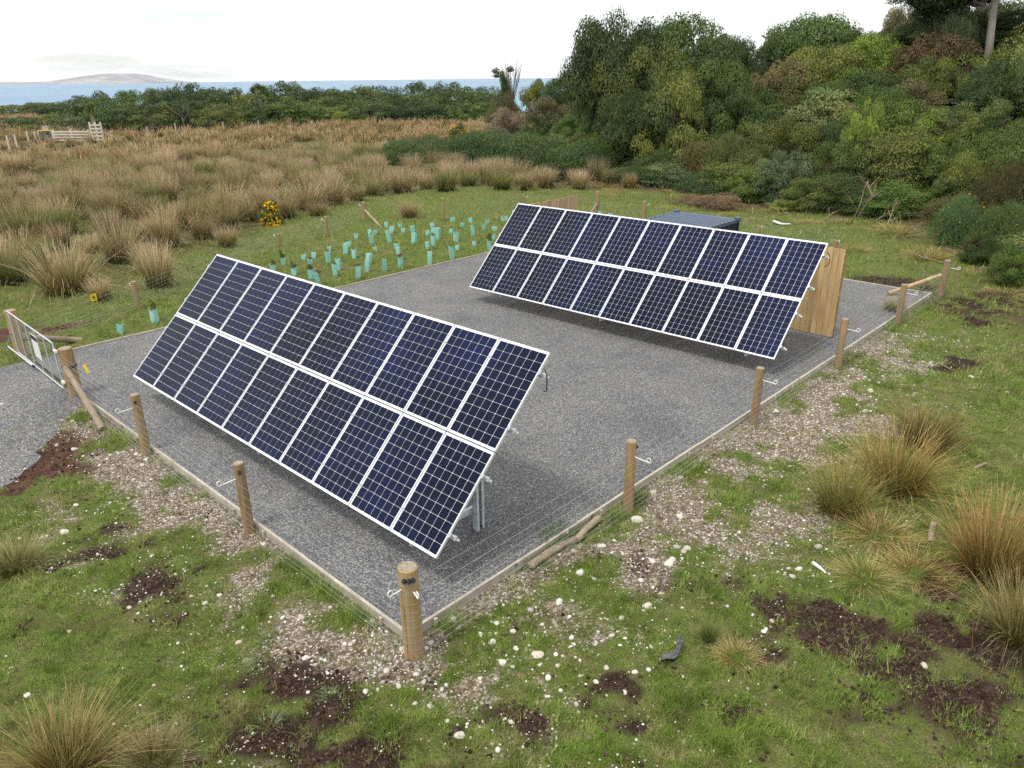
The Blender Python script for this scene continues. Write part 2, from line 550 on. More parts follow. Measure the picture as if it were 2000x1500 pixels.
def ground_mat():
    m = Mat('paddock_ground', .95, .12)
    p = m.pos()
    f1 = m.noise(p, 7.0, 6, .65); f2 = m.noise(p, 38.0, 4, .6); f3 = m.noise(p, .8, 3)
    g = m.ramp(f1, [(.3, (.055, .078, .016)), (.52, (.115, .160, .033)), (.72, (.18, .20, .060))])
    f4 = m.noise(p, 3.2, 5, .65)
    g = m.mix(m.ramp(f4, [(.50, (0, 0, 0)), (.70, (.7, .7, .7))]), g, (.17, .13, .07))
    g = m.mix(m.ramp(f3, [(.45, (0, 0, 0)), (.7, (.45, .45, .45))]), g, (.20, .16, .08))
    mud = m.ramp(f1, [(.3, (.018, .010, .008)), (.5, (.046, .027, .020)), (.68, (.105, .066, .050))])
    red = m.ramp(f1, [(.3, (.060, .026, .018)), (.55, (.115, .058, .040)), (.75, (.18, .105, .075))])
    soil = m.ramp(f1, [(.3, (.12, .085, .058)), (.55, (.215, .16, .115)), (.75, (.33, .265, .205))])
    v = m.n('TexVoronoi'); v.inputs['Scale'].default_value = 30.0; m.l(p, v.inputs['Vector'])
    sp = m.n('SeparateColor'); m.l(v.outputs['Color'], sp.inputs['Color'])
    soil = m.mix(m.ramp(sp.outputs['Red'], [(.62, (0, 0, 0)), (.72, (.85, .85, .85))]), soil, m.ramp(sp.outputs['Green'], [(0, (.30, .25, .19)), (1, (.58, .54, .48))]))
    straw = m.ramp(f1, [(.3, (.045, .042, .016)), (.55, (.10, .088, .036)), (.75, (.19, .15, .075))])
    fl = m.ramp(f1, [(.3, (.045, .035, .018)), (.6, (.12, .088, .048)), (.8, (.22, .165, .10))])
    def mk(a):   # break the mask's edge with fine noise
        s = m.math('ADD', m.attr(a), m.math('MULTIPLY', m.math('SUBTRACT', f1, .5), 1.1))
        s = m.math('ADD', s, m.math('MULTIPLY', m.math('SUBTRACT', f2, .5), .9))
        return BW(m, s, .34, .66)
    c = m.mix(mk('straw'), g, straw)
    c = m.mix(mk('peb'), c, soil)
    c = m.mix(mk('mud'), c, mud)
    c = m.mix(mk('red'), c, red)
    c = m.mix(mk('floor'), c, fl)
    c = m.mix(1.0, c, m.ramp(f2, [(.3, (.52, .52, .52)), (.5, (1, 1, 1)), (.7, (1.5, 1.5, 1.5))]), 'MULTIPLY')
    m.col(c)
    m.bump(m.math('ADD', f1, m.math('MULTIPLY', f2, .5)), .09, 1.0)
    return m.m
M['ground'] = ground_mat()
#@@STRUCTURE
# ------------------------------------------------------------------ the setting: terrain
def axis(lo, hi, step, far_lo, far_hi, g=1.16):
    a = list(np.arange(lo, hi + 1e-6, step))
    s = step; x = hi
    while x < far_hi:
        s = min(s * g, 60); x += s; a.append(x)
    s = step; x = lo
    while x > far_lo:
        s = min(s * g, 60); x -= s; a.insert(0, x)
    return np.array(a)

MUD = [(290, 1140, 55), (330, 1190, 50), (560, 1350, 85), (620, 1400, 95), (480, 1400, 60), (390, 1430, 70), (195, 1052, 55), (235, 1062, 35),
       (1000, 1430, 60), (1760, 1310, 85), (1830, 1350, 100), (1660, 1250, 60), (1530, 1180, 60), (1645, 1185, 45), (1185, 1350, 42), (1490, 1300, 45),
       (1950, 1290, 70), (1900, 1395, 80), (1700, 1380, 50), (1885, 590, 55), (1960, 575, 50), (1700, 540, 45), (1760, 550, 50), (1920, 625, 40),
       (30, 1200, 35), (100, 1170, 30), (700, 1480, 80), (1870, 1140, 50), (1620, 1340, 35), (1430, 1380, 35), (760, 1330, 25), (1850, 700, 30)]
RED = [(60, 880, 95), (20, 930, 70), (130, 900, 50), (110, 640, 30), (20, 650, 40)]
GREENS = [(1120, 1330, 60)]

def blob_mask(x, y, blobs, seed):
    wx = x + (fbm(x * 1.3, y * 1.3, seed + 1, 5) - .5) * 1.5; wy = y + (fbm(x * 1.3 + 9, y * 1.3, seed + 2, 5) - .5) * 1.5
    m = np.zeros_like(x)
    for px, py, rp in blobs:
        c = flat(px, py)
        D = math.sqrt(c[0] ** 2 + c[1] ** 2 + CAM_H ** 2)
        r = rp * 1.15 / FPX * D
        dd = np.sqrt(((wx - c[0]) / r) ** 2 + ((wy - c[1]) / (r * 1.2)) ** 2)
        m = np.maximum(m, sstep(1.5, .2, dd))
    return m * sstep(.28, .62, fbm(x * 2.6, y * 2.6, seed, 5) + .06)

def masks(x, y):
    u, v = to_uv(x, y)
    d = pad_dist(x, y)
    n1 = fbm(x * .8, y * .8, 21); n2 = fbm(x * 2.3, y * 2.3, 22); n3 = fbm(x * .35, y * .35, 23)
    # stony spoil along the two near edges
    left = sstep(.3, -.05, u) * sstep(-1.5, -.5, v) * sstep(13.4, 11.8, v)
    right = sstep(.3, -.05, v) * sstep(-1.5, .3, u) * sstep(19.5, 15, u)
    n4 = fbm(x * 1.5, y * 1.5, 25, 5)
    pl = left * sstep(2.5, .5, d + (n1 - .5) * 3.4) * sstep(.36, .66, n4 * .7 + n2 * .3 + .11)
    wr = 1.5 + 1.5 * np.exp(-((u - 7.0) / 3.0) ** 2)
    pr = right * sstep(wr + 1.2, wr * .3, d + (n1 - .5) * 3.8) * sstep(.36, .66, n4 * .7 + n2 * .3 + .07)
    thin = (right + left).clip(0, 1) * sstep(4.5, 1.5, d) * sstep(.50, .72, n4) * .6
    peb = np.clip(np.maximum(np.maximum(pl, pr), thin), 0, 1)
    mud = blob_mask(x, y, MUD, 31)
    mud = np.maximum(mud, sstep(.62, .78, fbm(x * 1.6, y * 1.6, 33, 5)) * sstep(16, 8, np.hypot(x, y)) * .55)
    red = blob_mask(x, y, RED, 37)
    fd = forest_d(x, y)
    floor = sstep(-3.0, 3.0, fd + (n1 - .5) * 5)
    back = sstep(-.5, 3, poly_d(x, y, FB))
    straw = np.clip(.75 * back * sstep(.30, .66, n3 + .18) + sstep(-7, -1, fd) * .5 * sstep(.4, .6, n2), 0, 1)
    return dict(peb=peb, mud=mud, red=red, floor=floor, straw=straw)

gx = axis(-20, 21, .16, -900, 900)
gy = axis(3.0, 38, .16, -60, 900)
X, Y = np.meshgrid(gx, gy)
Z = tz(X, Y)
ny_, nx_ = X.shape
I = np.arange(ny_ * nx_).reshape(ny_, nx_)
quads = np.stack([I[:-1, :-1], I[:-1, 1:], I[1:, 1:], I[1:, :-1]], -1).reshape(-1, 4)
mk = masks(X.ravel(), Y.ravel())
me = mesh_np('ground', np.stack([X.ravel(), Y.ravel(), Z.ravel()], -1), [quads], mk, smooth=True)
tag(obj('ground', me, M['ground']), kind='structure')

# gravel pad, lane
pb = MB()
e = .02
pb.add([pad(e, e, 0), pad(PAD_U - e, e, 0), pad(PAD_U - e, PAD_V - e, 0), pad(e, PAD_V - e, 0)], [(0, 1, 2, 3)])
gp = tag(obj('gravel_pad', pb, M['gravel']), kind='structure')

def edging(a, b, z=.03):
    a = Vector(a); b = Vector(b)
    L = (b - a).length; n = max(1, round(L / 3.6))
    for i in range(n):
        p = a.lerp(b, i / n); q = a.lerp(b, (i + 1) / n)
        d = (q - p).normalized()
        p = p + d * .003; q = q - d * .003
        m = MB(); c = (p + q) / 2
        jz = random.uniform(-.008, .008)
        ln = (q - p).length
        m.box((0, 0, 0), (ln, .045, .19))
        o = obj('edging_board', m, M['edging'], gp, (c.x, c.y, z - .095 + .012 + jz), (random.uniform(-.02, .02), random.uniform(-.002, .002), math.atan2(d.y, d.x) + random.uniform(-.003, .003)))
        for t in (.12, .88):
            pk = p.lerp(q, t) + Vector((-d.y, d.x, 0)) * (-.042)
            mm = MB(); mm.box((0, 0, 0), (.045, .036, .22))
            obj('peg', mm, M['edging'], gp, (pk.x, pk.y, z - .12), (0, 0, math.atan2(d.y, d.x)))
edging(pad(0, 0), pad(PAD_U, 0)); 
edging(pad(PAD_U, .03), pad(PAD_U, PAD_V)); 
edging(pad(PAD_U, PAD_V), pad(.9, PAD_V)); 
edging(pad(0, 11.95), pad(0, .03))

def lane_poly():
    pts = []
    for t in np.linspace(0, 1, 40):       # near side
        u = -.06 - t * 26
        v = 11.35 - 3.1 * sstep(0, .10, t) * sstep(.35, .12, t) + .5 * (fbm(np.array(u * .9), np.array(2.), 51) - .5) * 2 - 1.0 * t
        pts.append(pad(u, float(v)))
    far = []
    for t in np.linspace(0, 1, 40):
        u = -.06 - t * 26
        v = 15.5 + .35 * (fbm(np.array(u * .8), np.array(9.), 52) - .5) * 2 - .8 * t
        far.append(pad(u, float(v)))
    V = []; F = []
    K = 14
    for i in range(40):
        for k in range(K + 1):
            p = pts[i].lerp(far[i], k / K)
            edge = min(k, K - k) / K
            z = float(tz(p.x, p.y))
            V.append((p.x, p.y, z + (.035 if edge > 0 else -.04)))
    for i in range(39):
        for k in range(K):
            a = i * (K + 1) + k
            F.append((a, a + 1, a + K + 2, a + K + 1))
    m = MB(); m.add(V, F)
    return m.mesh('gravel_lane', True)
tag(obj('gravel_lane', lane_poly(), M['gravel_lane']), kind='structure')

# sea and headland
def sea_mat():
    m = Mat('sea_water', .6, .12)
    p = m.pos((.002, .0006, 1))
    f = m.noise(p, 1.0, 4)
    m.col(m.ramp(f, [(.3, (.17, .27, .37)), (.7, (.21, .32, .42))]))
    return m.m
s = MB(); s.add([(-12900, 120, -9.0), (12900, 120, -9.0), (12900, 10950, -9.0), (-12900, 10950, -9.0)], [(0, 1, 2, 3)])
tag(obj('sea', s, sea_mat()), kind='structure')

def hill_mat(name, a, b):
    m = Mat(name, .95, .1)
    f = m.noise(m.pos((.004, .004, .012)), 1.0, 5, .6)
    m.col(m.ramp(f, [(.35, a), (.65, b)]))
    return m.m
def ridge(name, Y, prof, depth, mat):
    """a ridge at forward distance Y with a skyline given in photo pixels."""
    P = [at_Y(px, py, Y) for px, py in prof]
    n = len(P); K = 12
    V = []; F = []
    for i, p in enumerate(P):
        h = max(1.0, p.z + 9.0)
        for k in range(K + 1):
            t = k / K * 2 - 1
            jit = 1 + .25 * (float(fbm(np.array(i * .7), np.array(k * .9), 61)) - .5) * (1 - abs(t))
            V.append((p.x, Y + t * depth, -9.5 + h * (math.cos(t * math.pi / 2) ** .8) * jit))
    for i in range(n - 1):
        for k in range(K):
            a = i * (K + 1) + k
            F.append((a, a + K + 1, a + K + 2, a + 1))
    m = MB(); m.add(V, F)
    return tag(obj(name, m.mesh(name, True), mat), kind='structure')
def dens(prof, k=5):
    o = []
    for (a, b), (c, d) in zip(prof[:-1], prof[1:]):
        for i in range(k): o.append((a + (c - a) * i / k, b + (d - b) * i / k))
    return o + [prof[-1]]
ridge('headland_hill', 9000, dens([(-700, 160.5), (-300, 160), (-60, 160.3), (0, 159.8), (60, 159.8), (130, 158.2), (165, 151.5), (195, 146.2), (225, 143.6), (250, 143.2), (272, 146), (298, 152), (322, 159), (335, 160.5)]), 900, hill_mat('headland_hazed', (.20, .19, .20), (.40, .37, .36)))  # distance haze is partly put into the hill's pale grey colour
#@@OBJECTS
# ------------------------------------------------------------------ solar arrays
PW, PH, PIT_X, PIT_Y, PT = .992, 1.65, 1.012, 1.67, .04
TILT = .7798
CELL, GAP = .1528, .1575
CELLX = .1502

def cell_mesh():
    h = CELL / 2; w = CELLX / 2; c = .0055; z = .003
    pts = [(-w + c, -h), (w - c, -h), (w, -h + c), (w, h - c), (w - c, h), (-w + c, h), (-w, h - c), (-w, -h + c)]
    V = [(x, y, z) for x, y in pts] + [(x, y, 0) for x, y in pts]
    F = [tuple(range(8))] + [(i, i + 8, (i + 1) % 8 + 8, (i + 1) % 8) for i in range(8)]
    return V, F
CV, CF = cell_mesh()
def with_uv(me, us):
    uv = me.uv_layers.new(name='UVMap')
    for lp in me.loops:
        uv.data[lp.index].uv = us[lp.vertex_index]
    return me
_cm = MB().add(CV, CF).mesh('cell')
CELL_ME = with_uv(_cm, [(x / CELL + .5, y / CELL + .5) for x, y, z in CV])
CELL_ME.materials.append(M['cell'])
CELL_XY = [((i - 2.5) * GAP + PW / 2, (j - 4.5) * GAP + PH / 2) for j in range(10) for i in range(6)]

_b = MB(); _b.box((PW / 2, PH / 2, -.012), (PW - .012, PH - .012, .02))
LAM_ME = _b.mesh('laminate'); LAM_ME.materials.append(M['backsheet'])
_b = MB(); fw = .014
for c, sz in (((PW / 2, fw / 2, -.014), (PW, fw, PT)), ((PW / 2, PH - fw / 2, -.014), (PW, fw, PT)),
              ((fw / 2, PH / 2, -.014), (fw, PH - 2 * fw, PT - .001)), ((PW - fw / 2, PH / 2, -.014), (fw, PH - 2 * fw, PT - .001))):
    _b.box(c, sz)
FRAME_ME = _b.mesh('frame'); FRAME_ME.materials.append(M['alu'])
_b = MB(); _b.box((0, 0, -.03), (.03, .07, .07)); _b.box((0, 0, .008), (.05, .05, .006)); _b.tube([(0, 0, .01), (0, 0, .02)], .009, 6)
CLAMP_ME = _b.mesh('clamp'); CLAMP_ME.materials.append(M['rail'])

def solar_array(label, bx, by, bz, yaw, individual):
    root = thing('solar_array', label, 'solar array', (bx, by, 0.0), yaw, 'tilted solar arrays on the gravel pad')
    ct, st_ = math.cos(TILT), math.sin(TILT)
    def S(x, s, n=0.0):      # along the edge, up the slope, out of the face
        return Vector((x, s * ct - n * st_, bz + s * st_ + n * ct))
    rest = MB()
    restuv = []
    R = Euler((TILT, 0, 0)).to_matrix()
    for row in range(2):
        for cx in range(10):
            jit = random.uniform(-.002, .002)
            loc = S(cx * PIT_X, row * PIT_Y, jit)
            p = obj('solar_panel', LAM_ME, None, root, loc, (TILT, 0, 0))
            obj('frame', FRAME_ME, None, p)
            if (cx, row) in individual:
                for x, y in CELL_XY:
                    obj('cell', CELL_ME, None, p, (x, y, -.0015))
            else:
                for x, y in CELL_XY:
                    V = [loc + R @ Vector((vx + x, vy + y, vz - .0015)) for vx, vy, vz in CV]
                    rest.add(V, CF)
                    restuv += [(vx / CELL + .5, vy / CELL + .5) for vx, vy, vz in CV]
    rm = with_uv(rest.mesh('cells'), restuv)
    tag(obj('cell', rm, M['cell'], root), kind='stuff')
    L = 9 * PIT_X + PW
    for s in (.36, 1.28, 2.06, 2.98):
        m = MB(); a = S(-.07, s, -.075); b = S(L + .09, s, -.075)
        m.beam(a, b, .045, .06)
        obj('rail', m, M['rail'], root)
        for cx in list(range(11)):
            x = cx * PIT_X - .01 if cx else -.012
            if cx == 10: x = L + .012
            obj('clamp', CLAMP_ME, None, root, S(x, s, 0), (TILT, 0, 0))
        m = MB(); m.box((0, 0, 0), (.010, .055, .065)); m.box((.022, 0, -.02), (.035, .035, .010))
        obj('rail_end_bracket', m, M['rail'], root, S(L + .10, s, -.075), (TILT, 0, 0))
    for x in (1.25, 5.06, 9.39):
        m = MB(); m.beam(S(x, .15, -.16), S(x, 3.2, -.16), .06, .10); obj('rafter', m, M['galv'], root)
        # C-section leg
        y0 = 1.50; zt = bz + (y0 / ct) * st_ - .20
        m = MB()
        m.box((x - .045, y0, zt / 2 - .02), (.010, .16, zt + .04))
        m.box((x + .005, y0 - .076, zt / 2 - .02), (.10, .008, zt + .04)); m.box((x + .005, y0 + .076, zt / 2 - .02), (.10, .008, zt + .04))
        m.box((x + .05, y0 - .052, zt / 2 - .02), (.008, .04, zt + .04)); m.box((x + .05, y0 + .052, zt / 2 - .02), (.008, .04, zt + .04))
        obj('leg', m, M['galv'], root)
        m = MB(); m.beam((x - .09, .20, .33), (x - .09, 1.62, .33), .05, .10); obj('brace', m, M['galv'], root)
        m = MB(); m.beam((x - .09, .30, .33), S(x - .09, .60, -.16), .045, .07); obj('brace', m, M['galv'], root)
    # looped cable at the upper right corner
    m = MB(); base = S(L + .05, 2.85, -.10)
    m.tube([base + Vector((.02 + .13 * math.sin(t), 0.03 * math.cos(2 * t), .06 - .22 * math.cos(t) * .8)) for t in np.linspace(.1, 3.0, 14)], .009, 6)
    obj('cable', m, M['black_plastic'], root)
    return root
ind1 = {(9, 0), (8, 0), (9, 1), (8, 1), (7, 0)}
solar_array('near row of twenty dark blue solar panels closest to the camera', -8.405, 15.444, .555, -.7574, ind1)
solar_array('far row of twenty solar panels in front of the timber screen', -1.320, 23.1375, .45, -.7438, ind1)

# ------------------------------------------------------------------ timber screens and container
YA = math.atan2(PA[1], PA[0]); YB = math.atan2(PB[1], PB[0])
def screen(label, a, b, h, mat, pw=.152):
    root = thing('timber_screen', label, 'screen', (a.x, a.y, 0), math.atan2(b.y - a.y, b.x - a.x), 'timber screens round the container')
    L = (b - a).length; n = int(round(L / pw)); pw = L / n
    base = MB(); base.box((0, 0, h / 2), (pw - .012, .02, h)); me = base.mesh('plank'); me.materials.append(mat)
    for i in range(n):
        o = obj('plank', me, None, root, ((i + .5) * pw, (.0 if i % 2 else .011) + random.uniform(-.002, .002), .035), (random.uniform(-.004, .004), 0, random.uniform(-.006, .006)), (1, 1, 1 + random.uniform(-.006, .010) + (.012 if i == 2 else 0)))
    for z in (.35, 1.2, 2.05):
        m = MB(); m.box((L / 2, -.045, z), (L - .02, .045, .09)); obj('rail', m, mat, root)
    k = max(2, int(L / 1.8) + 1)
    for i in range(k):
        m = MB(); m.box((.06 + (L - .12) * i / (k - 1), -.117, h / 2 - .06), (.095, .095, h - .1)); obj('post', m, M['post'], root)
    return root
screen('tall honey coloured timber plank screen behind the far solar panels', pad(15.15, .62), pad(15.15, 11.6), 2.36, M['plank'])
screen('pale timber plank screen seen beyond the top left of far solar panels', pad(18.05, 11.75), pad(15.25, 11.75), 2.40, M['plank_pale'])

def container():
    root = thing('storage_container', 'blue grey corrugated steel storage container behind the far solar panels', 'container', pad(15.62, 5.34), YA)
    LU, LV, H = 2.92, 2.40, 2.2     # local x = away, y = left
    # roof: ridges run from side to side
    def corr(w, n, amp):
        P = []
        for i in range(n):
            x0 = i * w / n; s = w / n
            P += [(x0, 0), (x0 + .45 * s, 0), (x0 + .55 * s, amp), (x0 + .9 * s, amp)]
        P.append((w, 0))
        return P
    m = MB(); P = corr(LU - .16, 11, .065); V = []
    for x, a in P:
        V += [(.08 + x, .06, H - .06 + a), (.08 + x, LV - .06, H - .06 + a)]
    m.add(V, [(2 * i, 2 * i + 2, 2 * i + 3, 2 * i + 1) for i in range(len(P) - 1)])
    obj('roof', m, M['roof_blue'], root)
    for y, s in ((.04, -1), (LV - .04, 1)):
        m = MB(); P = corr(LU - .16, 11, .035); V = []
        for x, a in P:
            V += [(.08 + x, y + s * (a - .02), .12), (.08 + x, y + s * (a - .02), H - .08)]
        m.add(V, [(2 * i, 2 * i + 2, 2 * i + 3, 2 * i + 1) for i in range(len(P) - 1)])
        obj('side_wall', m, M['steel_dark'], root)
    for x, s in ((.04, -1), (LU - .04, 1)):
        m = MB(); P = corr(LV - .16, 9, .03); V = []
        for y, a in P:
            V += [(x + s * (a - .02), .08 + y, .12), (x + s * (a - .02), .08 + y, H - .08)]
        m.add(V, [(2 * i, 2 * i + 2, 2 * i + 3, 2 * i + 1) for i in range(len(P) - 1)])
        obj('end_wall', m, M['steel_dark'], root)
    for x in (.05, LU - .05):
        for y in (.05, LV - .05):
            m = MB(); m.box((x, y, H / 2), (.11, .11, H)); obj('corner_post', m, M['steel_dark'], root)
            m = MB(); m.box((x, y, H + .006), (.17, .17, .11)); obj('corner_casting', m, M['roof_blue'], root)
    for z in (.06, H - .05):
        for y in (.05, LV - .05):
            m = MB(); m.box((LU / 2, y, z), (LU - .24, .09, .11)); obj('side_rail', m, M['roof_blue'] if z > 1 else M['steel_dark'], root)
        for x in (.05, LU - .05):
            m = MB(); m.box((x, LV / 2, z), (.09, LV - .24, .109)); obj('end_rail', m, M['roof_blue'] if z > 1 else M['steel_dark'], root)
container()

# ------------------------------------------------------------------ fences
def post_mesh(h, r, r2=None, lean=(0, 0), n=14, bury=.25):
    r2 = r2 or r * .97
    m = MB()
    m.tube([(0, 0, -bury), (lean[0] * .3, lean[1] * .3, h * .3), (lean[0] * .8, lean[1] * .8, h * .8), (lean[0], lean[1], h - .012), (lean[0], lean[1], h)], [r, r * 1.01, (r + r2) / 2, r2, r2 * .93], n)
    return m
def standoff(parent, z, direction, r, length=.26):
    """white pigtail stand-off: a rod with an open ring at its end"""
    d = Vector((direction[0], direction[1], 0)).normalized(); side = Vector((-d.y, d.x, 0))
    m = MB()
    a = d * (r - .01) + Vector((0, 0, z)); b = d * (r + length) + Vector((0, 0, z - .01))
    m.tube([a, b], .009, 6)
    m.tube([b + Vector((0, 0, .038)) + (d * math.cos(t) * .036 + Vector((0, 0, 1)) * math.sin(t) * .042) for t in np.linspace(-1.6, 4.2, 16)], .0085, 6)
    return obj('standoff_insulator', m, M['white_plastic'], parent)
def knob(parent, z, direction, r):
    d = Vector((direction[0], direction[1], 0)).normalized()
    m = MB(); c = d * (r + .012) + Vector((0, 0, z))
    m.tube([c + Vector((0, 0, -.03)), c + Vector((0, 0, -.012)), c, c + Vector((0, 0, .012)), c + Vector((0, 0, .03))], [.016, .030, .018, .030, .016], 8)
    return obj('black_insulator', m, M['black_plastic'], parent)

HW = (.07, .17, .27, .38, .50, .63, .78, .95)
def fence(label, posts, outward, hmul=1.0, netting=True, standoffs=True, group='wire fences', lead=None, topwire=True, vstep=.15):
    """posts: list of dict(p=Vector base, h, r, mat)"""
    p0 = posts[0]['p']
    root = thing('wire_fence', label, 'fence', p0, 0, group)
    for q in posts:
        l = q['p'] - p0
        po = obj('post', post_mesh(q['h'], q.get('r', .085), lean=q.get('lean', (0, 0))), q.get('mat', M['post']), root, l, (0, 0, random.uniform(0, 6)) if q.get('lean') is None else (0, 0, 0))
        rz = po.rotation_euler.z
        rr_ = q.get('r', .085) * .88
        m = MB(); m.tube([(0, 0, q['h'] - .004), (0, 0, q['h'] + .004)], [rr_, rr_ * .97], 14); obj('end_grain', m, M['end_grain'], po)
        od = Vector(outward) if q.get('out') is None else Vector(q['out'])
        od = Euler((0, 0, -rz)).to_matrix() @ od
        if standoffs and q.get('so', True):
            standoff(po, q['h'] * .80, od, q.get('r', .085))
            knob(po, q['h'] * .90, Euler((0, 0, 1.1)).to_matrix() @ od, q.get('r', .085))
    out_ = Vector(outward).normalized()
    for i in range(len(posts) - 1):
        a = posts[i]; b = posts[i + 1]
        off = out_ * (a.get('r', .085) + .004)
        pa = a['p'] - p0 + off; pb_ = b['p'] - p0 + out_ * (b.get('r', .085) + .004)
        if netting:
            m = MB()
            L = (pb_ - pa).length
            for z in HW:
                m.tube([pa + Vector((0, 0, z * hmul)), pb_ + Vector((0, 0, z * hmul))], .0021, 4, False)
            k = int(L / vstep)
            for j in range(1, k):
                q = pa.lerp(pb_, j / k)
                m.tube([q + Vector((0, 0, HW[0] * hmul)), q + Vector((0, 0, HW[-1] * hmul))], .0014, 3, False)
            obj('wire_netting', m, M['galv_dull'], root)
        if topwire:
            m = MB()
            za = min(a['h'] * .9, b['h'] * .9)
            mid = (pa + pb_) / 2
            m.tube([pa + Vector((0, 0, a['h'] * .9)), mid + Vector((0, 0, (a['h'] + b['h']) * .45 - .02)), pb_ + Vector((0, 0, b['h'] * .9))], .0016, 4, False)
            obj('wire', m, M['galv_dull'], root)
    return root

def P(px, py, tx=None, ty=None, **kw):
    b = G(px, py)
    h = kw.pop('h', None)
    if h is None: h = post_height(b, tx, ty)
    return dict(p=b, h=h, **kw)

PAv = Vector((PA[0], PA[1], 0)); PBv = Vector((PB[0], PB[1], 0))
corner = P(809, 1276, 801, 1106, r=.125, mat=M['post_fresh'], so=False)
def pp(u, v, h, **kw):
    q = pad(u, v); q.z = float(tz(q.x, q.y)); return dict(p=q, h=h, **kw)
right_posts = [corner, P(1226, 998, 1235, 861), P(1472, 827, 1483, 718), P(1636, 714, 1646, 622), P(1752, 633, 1762, 555), P(1837, 577, 1848, 508, r=.10)]
rf = fence('wire fence along the right edge of gravel pad with thick corner post', right_posts, -PBv)
# dressing of the corner post
cp = [c for c in rf.children if c.name.startswith('post')][0]
crz = cp.rotation_euler.z
inv = Euler((0, 0, -crz)).to_matrix()
tocam = inv @ Vector((-corner['p'].x, -corner['p'].y, 0)).normalized()
for a in (-.42, 0.02, .40):
    knob(cp, corner['h'] - .12, Euler((0, 0, a)).to_matrix() @ tocam, .122)
standoff(cp, corner['h'] - .27, Euler((0, 0, -.95)).to_matrix() @ tocam, .118, .16)
standoff(cp, corner['h'] - .29, Euler((0, 0, .38)).to_matrix() @ tocam, .118, .12)
for z in (.16, .27, .38, .49, .60, .72, .84, .98, 1.10):
    m = MB()
    m.tube([(math.cos(t) * .1275, math.sin(t) * .1275, z) for t in np.linspace(0, 2 * math.pi, 22)], .0022, 4, False)
    obj('wire_wrap', m, M['galv_dull'], cp)

gateA = P(150, 774, 130, 679, r=.15, mat=M['post_fresh'], so=False)
gateB = pp(-.05, 15.85, 1.28, r=.14, mat=M['post_fresh'], so=False)
left_posts = [dict(corner, p=corner['p'] + Vector((0, 0, 0)))]
lf_list = [P(488, 1040, 470, 903), P(288, 888, 264, 770), gateA]
lf = fence('wire fence along the front left edge of gravel pad beside the gate', lf_list, -PAv)
# netting from the corner post to the first post of this run
m = MB(); a = corner['p'] - lf_list[0]['p'] - PAv * .12; b = -PAv * .09
for z in HW: m.tube([a + Vector((0, 0, z + .05)), b + Vector((0, 0, z))], .0016, 4, False)
for j in range(1, 26):
    q = a.lerp(b, j / 26); m.tube([q + Vector((0, 0, HW[0])), q + Vector((0, 0, HW[-1]))], .0011, 3, False)
obj('wire_netting', m, M['galv_dull'], lf)
# stay post leaning on the gate post, with wire binding
m = MB(); sa = gateA['p'] + Vector((0, 0, .78)) - PAv * .12 - PBv * .16; sb = pad(-.30, 9.55, -.06)
m.tube([sa - lf_list[0]['p'], sa.lerp(sb, .5) - lf_list[0]['p'] + Vector((0, 0, .02)), sb - lf_list[0]['p']], [.060, .066, .070], 12)
obj('stay_post', m, M['grey_wood'], lf)
m = MB()
for dz in (0, .02, .035):
    m.tube([gateA['p'] - lf_list[0]['p'] + Vector((math.cos(t) * .155, math.sin(t) * .155, .74 + dz)) for t in np.linspace(0, 6.28, 20)], .006, 5, False)
obj('wire_binding', m, M['steel_dark'], lf)

# yellow warning signs on the wires
def small_sign(label, loc, rz, w, h, mat, tilt=0):
    t = thing('warning_sign', label, 'sign', loc, rz)
    m = MB(); m.box((0, 0, 0), (w, .006, h)); o = obj('plate', m, mat, t, (0, 0, 0), (0, tilt, 0))
    m = MB(); m.box((0, -.0055, 0), (w * .55, .004, h * .16)); m.box((-w * .08, -.0055, h * .22), (w * .3, .004, h * .12)); m.box((w * .05, -.0055, -h * .24), (w * .4, .004, h * .1))
    obj('black_mark', m, M['black_plastic'], o)
    return t

# back left run behind the seedlings, then round the back
back_posts = [gateB, P(272, 603, 267, 549, r=.075), P(546, 481, 548, 457, r=.075), P(640, 462, 639, 423, r=.075), P(713, 430, 711, 395, r=.10)]
bf = fence('wire fence behind the planted seedlings on the left', back_posts, PBv, hmul=.8, group='wire fences')
m = MB(); q0 = gateB['p']
m.tube([back_posts[-1]['p'] - q0 + Vector((0, 0, .55)), G(746, 445) - q0 + Vector((0, 0, -.03))], [.05, .055], 10); obj('stay_post', m, M['grey_wood'], bf)
m = MB(); m.tube([gateB['p'] - q0 + Vector((.1, -.02, .55)), G(158, 664) - q0 + Vector((0, 0, -.01))], [.085, .085], 10); obj('stay_post', m, M['grey_wood'], bf)

far_posts = [dict(back_posts[-1], so=False), P(867, 430, 866, 388, r=.07, so=False), P(1023, 405, 1023, 381, r=.07), P(1166, 420, 1170, 374, r=.10, so=False), P(1257, 436, 1256, 393, r=.085), P(1480, 462, 1478, 441, r=.075), P(1630, 494, 1629, 469, r=.09), dict(right_posts[-1], so=False)]
far_posts = far_posts[1:-1]
ff = fence('wire fence running behind the container and the timber screens', far_posts, PAv, hmul=.8)
m = MB(); q0 = far_posts[0]['p']
k4 = far_posts[2]
m.tube([k4['p'] - q0 + Vector((0, 0, .6)), G(1146, 428) - q0], [.055, .06], 8); obj('stay_post', m, M['grey_wood'], ff)
# rail brace at the back right corner
m = MB(); rp = right_posts[-1]['p']; q0 = right_posts[0]['p']
a = rp + Vector((-.1, .05, .66)); b = on_line(1752, 560, pad(19.3, 1.9), pad(19.3, -3))
b = Vector(flat(1735, 573, .06))
m.tube([a - q0, b - q0], [.06, .065], 10); obj('brace_rail', m, M['plank_pale'], rf)

